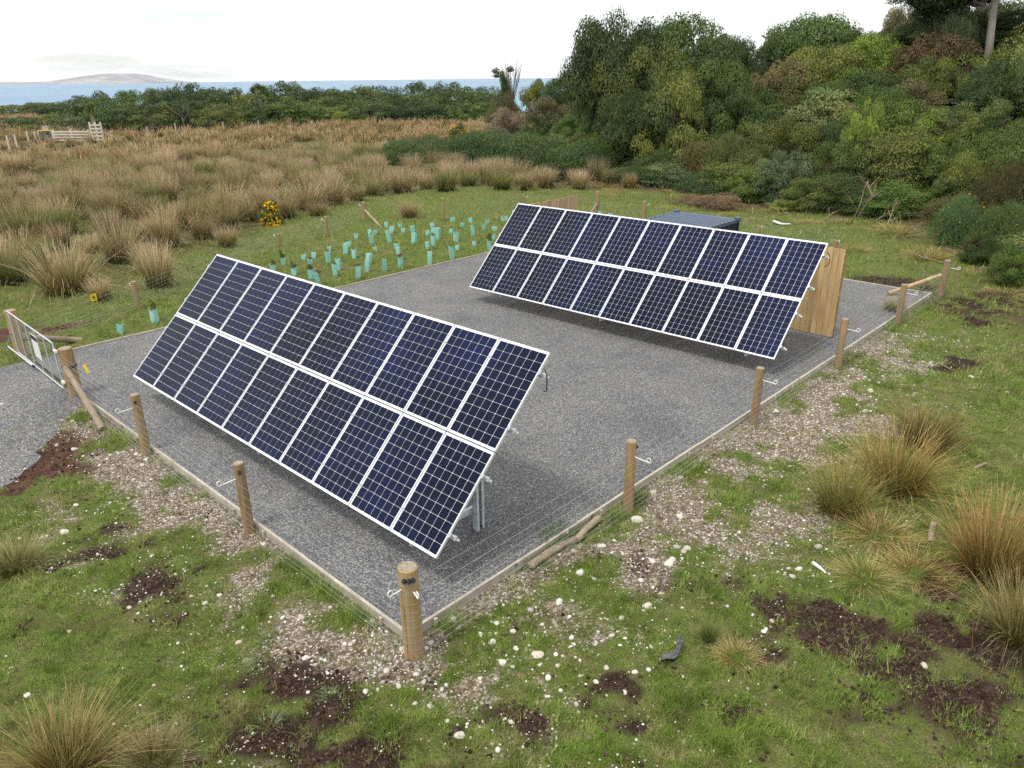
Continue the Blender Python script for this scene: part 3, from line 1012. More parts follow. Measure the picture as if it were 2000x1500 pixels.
# ------------------------------------------------------------------ gate
def gate():
    A = pad(-.22, 12.0); B = pad(-.16, 15.62)
    L = (B - A).length; rz = math.atan2(B.y - A.y, B.x - A.x)
    g = thing('metal_gate', 'galvanised mesh farm gate with a white notice at the pad entrance', 'gate', (A.x, A.y, 0.02), rz)
    H0, H1 = .12, 1.22
    m = MB(); r = .016
    m.tube([(0, 0, H0), (L, 0, H0)], r, 8); m.tube([(0, 0, H1), (L, 0, H1)], r, 8); m.tube([(0, 0, H0), (0, 0, H1)], r, 8); m.tube([(L, 0, H0), (L, 0, H1)], r, 8)
    obj('frame', m, M['galv'], g)
    for i in range(1, 5):
        m = MB(); m.tube([(L * i / 5, 0, H0), (L * i / 5, 0, H1)], .010, 8); obj('upright', m, M['galv'], g)
    m = MB()
    for z in np.arange(H0 + .1, H1, .1): m.tube([(0, .012, z), (L, .012, z)], .0017, 4, False)
    for x in np.arange(.15, L, .15): m.tube([(x, .014, H0), (x, .014, H1)], .0017, 4, False)
    obj('mesh', m, M['galv_dull'], g)
    x = L * .39
    m = MB(); m.box((x, .035, .80), (.52, .008, .58)); s = obj('notice', m, M['sign_white'], g)
    m = MB(); m.box((x, .0415, 1.02), (.505, .004, .11)); obj('notice_header', m, M['sign_dark'], s)
    for z in (.30, 1.05):
        m = MB(); m.box((-.08, 0, z), (.16, .05, .05)); obj('hinge', m, M['white_plastic'], g)
    m = MB(); m.tube([(L * .62, .03, H0 - .02), (L + .95, .03, H0 - .05)], .022, 8); m.tube([(L + .95, .03, H0 - .05), (L + .15, .03, .62)], .013, 6)
    obj('prop_bar', m, M['galv'], g)
    m = MB(); m.tube([(L + .9, .03, H0 - .05), (L + 1.0, .03, H0 - .055)], .028, 8); m.tube([(L * .60, .03, H0 - .02), (L * .63, .03, H0 - .02)], .03, 8); obj('end_cap', m, M['black_plastic'], g)
gate()
q = on_line(183, 581, gateB['p'], back_posts[1]['p']); small_sign('yellow electric fence warning sign hanging on wire behind the gate', q, math.atan2(back_posts[1]['p'].y - gateB['p'].y, back_posts[1]['p'].x - gateB['p'].x), .22, .20, M['yellow_sign'], .06)
q = on_line(168, 720, gateA['p'], lf_list[1]['p']); small_sign('yellow warning tag on netting beside the near gate post', q, YB + .25, .11, .20, M['yellow_sign'], .5)
#@@PLANTING
# ------------------------------------------------------------------ leaf and blade builders
def blades(n, r0, L, lean, width, droop=.25, seg=3, seed=0, z0=-.03, taper=.25, skirt=0.0):
    """a clump of n arching blades; returns verts, quads and attributes"""
    g = np.random.default_rng(seed)
    az = g.uniform(0, 2 * np.pi, n); rr = r0 * np.sqrt(g.uniform(0, 1, n))
    root = np.stack([rr * np.cos(az), rr * np.sin(az), np.full(n, z0)], -1)
    az2 = az + g.normal(0, .55, n)
    ln = L * np.where(g.uniform(0, 1, n) < .28, g.uniform(.22, .6, n), g.uniform(.6, 1.1, n))
    th = np.abs(g.normal(0, lean, n)) + rr / max(r0, 1e-6) * lean * .7
    if skirt > 0:
        k = g.uniform(0, 1, n) < skirt
        th = np.where(k, g.uniform(.9, 1.5, n), th)
    th = np.clip(th, 0, 1.5)
    bent = g.uniform(0, 1, n) < .10
    dh = np.stack([np.cos(az2), np.sin(az2)], -1)
    t = np.linspace(0, 1, seg + 1)
    hor = ((np.sin(th) + bent * .35)[:, None] * t + droop * g.uniform(.2, 1.3, n)[:, None] * np.sin(th)[:, None] * t ** 2.5) * ln[:, None]
    ver = (np.cos(th)[:, None] * t - (droop * g.uniform(.1, 1.2, n) * np.clip(th, .05, 2) + bent * .7)[:, None] * t ** 2.6) * ln[:, None]
    C = np.zeros((n, seg + 1, 3))
    C[:, :, 0] = root[:, 0:1] + dh[:, 0:1] * hor
    C[:, :, 1] = root[:, 1:2] + dh[:, 1:2] * hor
    C[:, :, 2] = np.maximum(root[:, 2:3] + ver, z0 * .5)
    sa = az2 + g.normal(np.pi / 2, .9, n)
    sd = np.stack([np.cos(sa), np.sin(sa), np.zeros(n)], -1)
    w = width * g.uniform(.6, 1.3, n)[:, None] * (1 - (1 - taper) * t ** 1.5)[None, :]
    A = C - sd[:, None, :] * w[:, :, None] * .5; B = C + sd[:, None, :] * w[:, :, None] * .5
    V = np.stack([A, B], 2).reshape(-1, 3)
    base = (np.arange(n) * (seg + 1) * 2)[:, None] + (np.arange(seg) * 2)[None, :]
    F = np.stack([base, base + 1, base + 3, base + 2], -1).reshape(-1, 4)
    h = np.repeat(np.tile(t, n), 2)
    cv = np.repeat(g.uniform(0, 1, n), (seg + 1) * 2)
    cv2 = np.repeat(g.uniform(0, 1, n), (seg + 1) * 2)
    return V, F, dict(h=h, cv=cv, cv2=cv2)

def leaf_quads(P0, N, size, g, aspect=.55, rand=.7, up=0.0):
    """kite-shaped leaves at P0 with normals near N"""
    n = len(P0)
    N = N + g.normal(0, rand, (n, 3)); N /= np.linalg.norm(N, axis=1)[:, None] + 1e-9
    T = g.normal(0, 1, (n, 3)); T[:, 2] += up
    T -= N * (T * N).sum(1)[:, None]; T /= np.linalg.norm(T, axis=1)[:, None] + 1e-9
    B = np.cross(N, T)
    s = (size * g.uniform(.6, 1.35, n))[:, None]
    V = np.stack([P0 - T * s * .5, P0 + B * s * aspect * .5 + T * s * .05, P0 + T * s * .5, P0 - B * s * aspect * .5 + T * s * .05], 1)
    V[:, 1] += N * s * .08; V[:, 3] += N * s * .08
    F = np.arange(n * 4).reshape(n, 4)
    return V.reshape(-1, 3), F

def crown_mesh(name, seed, n=8000, kind='dome', leaf=.05, nl=26):
    """unit crown: radius about 1, z from 0 to 1"""
    g = np.random.default_rng(seed)
    lob = []
    for i in range(nl):
        a = g.uniform(0, 2 * np.pi); e = math.asin(g.uniform(-.05 if kind != 'tree' else -.45, 1.0))
        ra = g.uniform(.60, .80) if kind in ('wispy', 'layer', 'cone') else g.uniform(.60, .98)
        if kind == 'cone':
            z = g.uniform(.05, .9); rr = (1 - z) * .75 + .05
            c = np.array([math.cos(a) * rr * .8, math.sin(a) * rr * .8, z]); r = np.array([.26, .26, .13]) * g.uniform(.8, 1.2) * (1.2 - z * .6)
        else:
            zc = .46 if kind != 'tree' else .55
            c = np.array([math.cos(a) * math.cos(e) * ra, math.sin(a) * math.cos(e) * ra, zc * (1 if kind == 'tree' else .35) + math.sin(e) * ra * (.40 if kind == 'tree' else .72)])
            k = g.uniform(.22, .42) if kind in ('wispy', 'layer') else g.uniform(.15, .30)
            if kind == 'layer': r = np.array([k * 1.25, k * 1.25, k * .26])
            elif kind == 'wispy': r = np.array([k, k, k * .75])
            else: r = np.array([k, k, k * .66])
        lob.append((c, r, g.uniform(0, 1)))
    Vs, Fs, cvs = [], [], []
    off = 0
    tot = sum(r[0] * r[1] for c, r, q in lob)
    for c, r, q in lob:
        k = int(n * .86 * r[0] * r[1] / tot)
        d = g.normal(0, 1, (k, 3)); d /= np.linalg.norm(d, axis=1)[:, None]
        d[:, 2] = np.where(d[:, 2] < -.08, -d[:, 2], d[:, 2])
        rad = g.uniform(.72, 1.04, k)[:, None]
        Pn = c + d * r * rad
        Nn = d / r; Nn /= np.linalg.norm(Nn, axis=1)[:, None]
        if kind == 'wispy':
            V, F = leaf_quads(Pn, Nn * .3, leaf * 1.5, g, .16, 1.0, 1.8)
        else:
            V, F = leaf_quads(Pn, Nn, leaf, g, .6, .32, .2)
        Vs.append(V); Fs.append(F + off); off += len(V)
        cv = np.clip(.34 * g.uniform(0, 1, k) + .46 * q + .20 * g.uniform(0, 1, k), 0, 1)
        cvs.append(np.repeat(cv, 4))
    # inner leaves that close the crown, tinted darker as its shaded inside
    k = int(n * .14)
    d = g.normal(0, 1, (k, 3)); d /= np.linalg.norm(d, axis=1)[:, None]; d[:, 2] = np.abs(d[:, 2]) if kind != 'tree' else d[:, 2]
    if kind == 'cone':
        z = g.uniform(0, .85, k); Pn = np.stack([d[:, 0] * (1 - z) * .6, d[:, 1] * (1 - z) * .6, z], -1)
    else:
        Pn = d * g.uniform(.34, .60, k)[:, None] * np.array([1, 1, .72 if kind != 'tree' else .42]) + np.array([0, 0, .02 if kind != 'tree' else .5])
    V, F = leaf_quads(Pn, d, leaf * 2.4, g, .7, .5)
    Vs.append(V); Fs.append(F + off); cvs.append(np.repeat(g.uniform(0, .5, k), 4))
    V = np.concatenate(Vs); V[:, 2] = np.maximum(V[:, 2], -.05)
    V[:, 2] *= 1.0 / V[:, 2].max()
    me = mesh_np(name, V, [np.concatenate(Fs)], dict(cv=np.concatenate(cvs)))
    me.materials.append(M['leaf'])
    return me

def trunk_mesh(name, seed, r=.05, limbs=5, mat='bark'):
    g = random.Random(seed)
    m = MB(); x = y = 0; pts = []
    for i in range(6):
        pts.append((x, y, -.06 + i * .15)); x += g.uniform(-.05, .05); y += g.uniform(-.05, .05)
    m.tube(pts, [r, r * .85, r * .72, r * .6, r * .45, r * .25], 8)
    for i in range(limbs):
        k = g.choice((1, 2, 3, 4)); a = g.uniform(0, 6.28); p = Vector(pts[k])
        q = p + Vector((math.cos(a) * .25, math.sin(a) * .25, .12)); q2 = q + Vector((math.cos(a + .4) * .3, math.sin(a + .4) * .3, .14))
        m.tube([p, q, q2], [r * .45, r * .32, r * .12], 6)
    me = m.mesh(name, True); me.materials.append(M[mat])
    return me

# ------------------------------------------------------------------ tree guards with seedlings
def guard_mesh():
    m = MB(); w = .5; b = .46; V = []; F = []
    ring = [(-w, -b), (w, -b), (w, b), (-w, b)]
    for z, s in ((0, .96), (.5, 1.0), (1, 1.02)):
        V += [(x * s, y * s, z) for x, y in ring]
    for k in range(2):
        for i in range(4): F.append((k * 4 + i, k * 4 + (i + 1) % 4, (k + 1) * 4 + (i + 1) % 4, (k + 1) * 4 + i))
    t = .93
    n = len(V)
    V += [(x * t, y * t, z) for z in (0, 1) for x, y in ring]
    for i in range(4): F.append((n + i, n + 4 + i, n + 4 + (i + 1) % 4, n + (i + 1) % 4))
    for i in range(4): F.append((8 + i, 8 + (i + 1) % 4, n + 4 + (i + 1) % 4, n + 4 + i))
    m.add(V, F); me = m.mesh('sleeve'); me.materials.append(M['guard']); return me
SLEEVE = guard_mesh()
m = MB(); m.tube([(0, 0, -.3), (0, 0, 1.25)], .022, 5); STAKE = m.mesh('stake'); STAKE.materials.append(M['plank_pale'])
SEEDL = [crown_mesh('seedling', 900 + i, 420, 'wispy', .22, 8) for i in range(3)]
GUARDS = [(200, 490, 550, 2), (270, 443, 515, 3), (352, 512, 582, 2), (468, 460, 500, 1), (480, 530, 612, 2), (532, 548, 655, 4), (490, 420, 455, 0), (420, 452, 470, 0),
          (598, 400, 490, 1), (602, 372, 405, 1), (650, 497, 588, 1), (670, 455, 545, 0), (722, 345, 430, 0), (750, 335, 375, 0), (785, 385, 462, 1), (800, 282, 315, 0),
          (815, 502, 608, 4), (877, 467, 553, 0), (890, 418, 500, 0), (914, 272, 355, 0), (900, 245, 305, 0), (936, 255, 295, 0), (938, 392, 415, 0), (1005, 460, 552, 0),
          (1017, 195, 235, 0), (1042, 252, 345, 0), (1057, 222, 280, 0), (1095, 345, 395, 1), (1117, 210, 240, 0), (1138, 238, 275, 0), (1120, 430, 530, 4), (1105, 378, 430, 0),
          (1210, 222, 270, 0), (1217, 270, 355, 0), (1318, 258, 298, 0), (1318, 335, 390, 0), (1330, 405, 505, 0), (1352, 197, 240, 0), (1360, 290, 370, 1), (1388, 232, 320, 0),
          (1358, 240, 275, 0), (1485, 245, 280, 0), (1497, 170, 195, 0), (1495, 365, 465, 1), (1520, 265, 340, 0), (1532, 362, 400, 0), (1565, 203, 235, 0), (1627, 172, 200, 0),
          (1648, 215, 305, 0), (1655, 337, 372, 0), (1720, 208, 252, 0), (1748, 183, 210, 0), (1800, 230, 262, 0), (1792, 282, 325, 0), (1765, 315, 400, 3), (1864, 157, 190, 0), (1887, 168, 190, 0)]
gl = [(480 + x / 3.704, 380 + t / 3.704, 380 + b / 3.704, s) for x, t, b, s in GUARDS]
gl.sort()
ORD = ['first', 'second', 'third', 'fourth', 'fifth', 'sixth', 'seventh', 'eighth', 'ninth', 'tenth', 'eleventh', 'twelfth', 'thirteenth', 'fourteenth', 'fifteenth',
       'sixteenth', 'seventeenth', 'eighteenth', 'nineteenth']
TENS = {20: ('twentieth', 'twenty'), 30: ('thirtieth', 'thirty'), 40: ('fortieth', 'forty'), 50: ('fiftieth', 'fifty'), 60: ('sixtieth', 'sixty')}
def ordinal(n):
    if n < 20: return ORD[n - 1]
    t = n // 10 * 10
    return TENS[t][0] if n == t else TENS[t][1] + '-' + ORD[n - t - 1]
look = {0: 'with no plant showing', 1: 'with a few leaves showing', 2: 'with leafy seedling above it', 3: 'with bushy seedling above it', 4: 'with brown dead top'}
allg = [(303, 598, 630, 3, 'upright teal tree guard with leafy seedling beside the near left panels'), (236, 630, 650, 0, 'short cut-down teal tree guard nearest the gate by gravel edge'),
        (1172, 410, 424, 1, 'small teal tree guard with seedling behind far panels, left of two'), (1191, 414, 427, 1, 'small teal tree guard behind far panels, right of two')]
for i, (x, t, b, s) in enumerate(gl):
    sz = 'tall' if b - t > 21 else ('short' if b - t < 11 else 'mid-height')
    allg.append((x, t, b, s, f'{sz} teal tree guard {look[s]}, {ordinal(i + 1)} from left in the planted patch'))
for x, t, b, s, lab in allg:
    base = G(x, b)
    D = math.sqrt(base.x ** 2 + base.y ** 2 + CAM_H ** 2)
    h = max(.22, min(.62, post_height(base, x, t) * .97))
    w = random.uniform(.145, .185)
    g_ = thing('tree_guard', lab, 'tree guard', base, random.uniform(-.5, .5), 'teal tree guards in the planted patch')
    tilt = (random.uniform(-.12, .12), random.uniform(-.12, .12), 0)
    if (x, t) and abs(x - (480 + 532 / 3.704)) < 1: tilt = (.05, -.2, 0)
    obj('sleeve', SLEEVE, None, g_, (0, 0, -.02), tilt, (w, w, h))
    obj('stake', STAKE, None, g_, (w * .38, w * .3, 0), tilt, (.5, .5, h))
    if s or random.random() < .25:
        k = {0: .06, 1: .13, 2: .26, 3: .36, 4: .12}[s]
        sd = obj('seedling', random.choice(SEEDL), None, g_, (0, 0, h - .06), (0, 0, random.uniform(0, 6)), (w * (.55 if s < 2 else .95), w * (.55 if s < 2 else .95), k))
        sd.color = (.24, .16, .10, 1) if s == 4 else ((.17, .23, .07, 1) if random.random() < .6 else (.25, .27, .08, 1))

# ------------------------------------------------------------------ rush tussocks
def tus_mesh(name, seed, n, r0, L, lean, w, **kw):
    V, F, A = blades(n, r0, L, lean, w, seed=seed, **kw)
    me = mesh_np(name, V, [F], A); me.materials.append(M['rush']); return me
TUS = [tus_mesh('rush', 100 + i, 900, .34, 1.15, (.17, .21, .26, .19, .30)[i], .0115, droop=.45, skirt=.05) for i in range(5)]
TUSN = [tus_mesh('rush', 150 + i, 1500, .34, 1.2, (.30, .38, .34)[i], .0065, droop=.35, skirt=.08, seg=4) for i in range(3)]
THATCH = [tus_mesh('thatch', 170 + i, 650, .45, .85, 1.1, .008, droop=.15, skirt=.75, seg=3) for i in range(2)]
TCOL = [(1, .90, .80, 1), (1.1, .98, .88, 1), (.74, .80, .54, 1), (1.25, 1.07, .98, 1), (.85, .76, .60, 1), (.64, .76, .42, 1), (1.4, 1.22, 1.15, 1), (1.0, .86, .70, 1), (1.05, .9, .85, 1)]

near_t = [  # px base, py base, py top, width px, mesh set, colour, label, cat
    (1640, 1000, 885, 170, 'n', (.95, .92, .50, 1), 'green and brown rush tussock, left of the four beside the stony strip'),
    (1745, 955, 815, 215, 'n', (1.25, 1.02, .60, 1), 'large golden rush tussock in the middle of the right-hand clump'),
    (1805, 868, 775, 170, 'n', (.80, .66, .50, 1), 'dark brown rush tussock behind the golden one on the right'),
    (1935, 1125, 945, 230, 'n', (1.12, .80, .52, 1), 'big bushy rush tussock at right edge with rust brown tips'),
    (1995, 1250, 1110, 190, 'n', (1.0, .95, .70, 1), 'rush tussock cut by the right edge below the rust brown one'),
    (125, 1508, 1385, 230, 'n', (1.1, .92, .66, 1), 'large golden rush tussock in the bottom left corner'),
    (300, 1490, 1440, 150, 'n', (.9, .85, .7, 1), 'sprawling rush tussock right of the bottom left one'),
    (30, 1110, 1050, 140, 'n', (1.0, 1.0, .75, 1), 'low straw tipped rush tussock at the left edge of the grass'),
    (1745, 610, 570, 60, 'n', (1.1, 1.1, .8, 1), 'small pale grass tuft beside the far right pad edge'),
    (1385, 1250, 1195, 60, 'n', (.75, 1.0, .55, 1), 'small green rush tuft next to the straw mound'),
    (800, 425, 380, 65, 'n', (1.25, 1.05, .95, 1), 'lone pinkish rush tussock between the fence posts behind seedlings'),
]
for px, py, ty, wpx, k, c, lab in near_t:
    b = G(px, py); D = math.sqrt(b.x ** 2 + b.y ** 2 + (CAM_H - b.z) ** 2)
    h = post_height(b, px, ty); w = wpx / FPX * D
    o = obj('rush_tussock', TUSN[int(px) % 3], None, None, b, (0, 0, random.uniform(0, 6.3)), (w / 2.0, w / 2.0, max(.3, h) / 1.28))
    o.color = c; tag(o, lab, 'tussock', 'rush tussocks')
for px, py, wpx, c, lab in [(1715, 1045, 150, (2.1, 1.62, 1.40, 1), 'flattened patch of dead straw between the rush tussocks'), (1790, 1120, 130, (1.9, 1.35, 1.0, 1), 'orange brown dead rush thatch left of the rust brown tussock'),
                            (1440, 1285, 95, (1.9, 1.5, 1.25, 1), 'small mound of dead straw in the foreground grass'), (1690, 1130, 120, (1.5, 1.4, .95, 1), 'loose straw and grass patch below flattened thatch'),
                            (1810, 505, 90, (2.0, 1.4, 1.0, 1), 'orange straw clump on the grass beyond the back fence'), (1670, 490, 60, (1.8, 1.4, 1.1, 1), 'pale brown straw clump just right of timber screen'),
                            (1750, 460, 90, (1.3, 1.05, .8, 1), 'straw clump at the foot of the bush on the right')]:
    b = G(px, py); D = math.sqrt(b.x ** 2 + b.y ** 2 + CAM_H ** 2); w = wpx / FPX * D
    o = obj('dead_thatch', THATCH[int(px) % 2], None, None, b, (0, 0, random.uniform(0, 6.3)), (w / 2, w / 2, w / 2.0))
    o.color = c; tag(o, lab, 'dead grass')

def field_density(x, y):
    fd = forest_d(x, y)
    d = sstep(-.8, 1.2, poly_d(x, y, FB) + 2.0 * (fbm(x * .3, y * .3, 71) - .5)) * (fd < -.6)
    lawn = sstep(.60, .66, fbm(x * .11 + 3, y * .11, 73))
    px = 1000 + x / (y * _c) * FPX
    yard = (px < 270) & (y > 76) & (y < 99)
    gap = sstep(.40, .34, fbm(x * .45, y * .45, 75)) * sstep(48, 34, y)
    return d * (1 - lawn * sstep(30, 45, y)) * np.where(yard, .06, 1) * (1 - gap)
cand = []
gq = np.random.default_rng(5)
pts = np.stack([gq.uniform(-125, 30, 70000), gq.uniform(18, 160, 70000)], -1)
dn = field_density(pts[:, 0], pts[:, 1])
pts = pts[gq.uniform(0, 1, len(pts)) < dn]
cell = {}
keep = []
for x, y in pts:
    sp = 1.5 if y < 55 else 1.4
    kx, ky = int(x // sp), int(y // sp)
    if any((x - a) ** 2 + (y - b) ** 2 < sp * sp for i in (-1, 0, 1) for j in (-1, 0, 1) for a, b in cell.get((kx + i, ky + j), ())): continue
    cell.setdefault((kx, ky), []).append((x, y)); keep.append((x, y))
GP = [(at_Y(px, 300, Yq).x, Yq, rq) for px, Yq, rq in ((785, 65, 2.4), (840, 64, 3.4), (900, 63.5, 3.0), (960, 63, 4.0), (1050, 59, 4.0), (1010, 58, 2.4), (1110, 55.5, 2.8), (893, 77.5, 3.6), (525, 36.4, 2.0))]
keep = [(x, y) for x, y in keep if all((x - a) ** 2 + (y - b) ** 2 > q * q for a, b, q in GP)]
keep.sort(key=lambda p: math.hypot(*p))
inview = [p for p in keep if -.74 < p[0] / p[1] < .72]
indiv = inview[:290]
iset = set(indiv)
for x, y in indiv:
    s = random.uniform(.75, 1.5)
    o = obj('rush_tussock', random.choice(TUS), None, None, (x, y, float(tz(x, y)) - .02), (0, 0, random.uniform(0, 6.3)), (s * random.uniform(.85, 1.25), s * random.uniform(.85, 1.25), s * random.uniform(.85, 1.2)))
    ci = random.randrange(len(TCOL)); o.color = TCOL[ci]
    pxq = 1000 + x / (y * _c) * FPX
    tone = ('straw brown', 'tan', 'green tinged', 'pale straw', 'dull brown', 'greenish', 'whitish straw', 'golden brown', 'light brown')[ci]
    where = ('at the near edge' if y < 34 else 'in the near half' if y < 48 else 'in the middle') + ' of paddock' + (' at far left' if pxq < 180 else ' left of near panels' if pxq < 420 else ' above near panels' if pxq < 700 else ' behind the seedlings')
    tag(o, f"{'large' if s > 1.35 else 'small' if s < 1.0 else 'medium'} {tone} rush tussock {where}", 'tussock', 'rush tussocks filling the paddock')
Vs, Fs, As = [], [], []; off = 0
for i, (x, y) in enumerate(p for p in keep if p not in iset):
    far = y > 75
    V, F, A = blades(58 if far else 120, .42, (1.05 if far else 1.4) * random.uniform(.65, 1.25), random.uniform(.18, .32), (.055 if far else .034), seg=2, seed=3000 + i, droop=.3)
    V = V * random.uniform(.9, 1.25) + np.array([x, y, float(tz(x, y)) - .02])
    Vs.append(V); Fs.append(F + off); off += len(V)
    A['cv'] = np.clip(A['cv'] * .6 + random.uniform(0, .5), 0, 1)
    As.append(A)
if Vs:
    me = mesh_np('rushes', np.concatenate(Vs), [np.concatenate(Fs)], {k: np.concatenate([a[k] for a in As]) for k in As[0]})
    o = obj('rushes', me, M['rush']); o.color = (1.2, .97, .82, 1)
    tag(o, 'pale brown rushes covering the far side of the paddock', 'rushes', kind='stuff')
#@@BUSH
# ------------------------------------------------------------------ the bush: trees and shrubs
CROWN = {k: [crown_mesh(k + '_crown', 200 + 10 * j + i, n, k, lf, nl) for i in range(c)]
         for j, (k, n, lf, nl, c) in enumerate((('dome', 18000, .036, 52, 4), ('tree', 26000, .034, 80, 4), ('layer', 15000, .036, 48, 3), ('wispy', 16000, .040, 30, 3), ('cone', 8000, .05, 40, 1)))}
FARC = [crown_mesh('far_crown', 300 + i, 6500, 'dome', .052, 46) for i in range(5)]
TRUNK = [trunk_mesh('trunk', 400 + i, .055, 6) for i in range(4)]
PTRUNK = [trunk_mesh('trunk', 420 + i, .035, 7, 'pale_bark') for i in range(2)]
_K = 1.18
PAL = dict(dark=(.046, .074, .020), green=(.074, .120, .025), olive=(.112, .134, .032), bright=(.15, .21, .036), lime=(.23, .29, .05), brown=(.105, .094, .042),
           rust=(.100, .074, .036), grey=(.086, .112, .052), gorse=(.068, .116, .042), pink=(.19, .14, .10), sage=(.126, .152, .062))
PAL = {k: tuple(q * _K for q in v) for k, v in PAL.items()}
CNAME = dict(dark='dark green', green='mid green', olive='olive green', bright='bright green', lime='lime green', brown='brownish', rust='rust brown', grey='grey green', gorse='deep green', pink='pinkish brown', sage='pale sage green')

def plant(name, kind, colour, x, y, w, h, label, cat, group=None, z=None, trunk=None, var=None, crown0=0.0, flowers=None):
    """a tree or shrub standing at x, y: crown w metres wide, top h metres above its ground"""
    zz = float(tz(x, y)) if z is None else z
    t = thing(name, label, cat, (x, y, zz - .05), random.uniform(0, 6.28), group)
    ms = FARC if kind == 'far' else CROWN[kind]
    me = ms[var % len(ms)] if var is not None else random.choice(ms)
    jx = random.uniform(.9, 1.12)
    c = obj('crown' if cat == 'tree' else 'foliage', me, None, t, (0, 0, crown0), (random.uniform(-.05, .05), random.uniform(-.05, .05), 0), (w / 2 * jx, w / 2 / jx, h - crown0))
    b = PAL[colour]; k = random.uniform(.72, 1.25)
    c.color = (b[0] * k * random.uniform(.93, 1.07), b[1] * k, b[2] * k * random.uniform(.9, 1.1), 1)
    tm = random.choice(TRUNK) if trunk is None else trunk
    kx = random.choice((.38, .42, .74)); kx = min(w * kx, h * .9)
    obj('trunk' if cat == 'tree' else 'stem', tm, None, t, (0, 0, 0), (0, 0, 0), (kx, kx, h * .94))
    if flowers:
        g = np.random.default_rng(int(abs(x * 100)) + 5)
        n = flowers; d = g.normal(0, 1, (n, 3)); d /= np.linalg.norm(d, axis=1)[:, None]; d[:, 2] = np.abs(d[:, 2])
        P0 = d * np.array([w / 2, w / 2, h]) * g.uniform(.80, 1.0, n)[:, None]
        V, F = leaf_quads(P0, d, .075 if flowers < 100 else .13, g, .8, .8)
        tag(obj('flowers', mesh_np('flowers', V, [F]), M['flower'], t), kind='stuff')
    return t
M['flower'] = plain('yellow_gorse_flower', (.62, .36, .008), .6, .2, 0, .2, 20)

def by_px(px, top_py, Y, wpx):
    """base x, width and height of a plant whose top shows at (px, top_py) and which stands at forward distance Y"""
    top = at_Y(px, top_py, Y)
    zg = float(tz(top.x, Y))
    return top.x, Y, wpx / FPX * Y * .88, max(.6, top.z - zg)

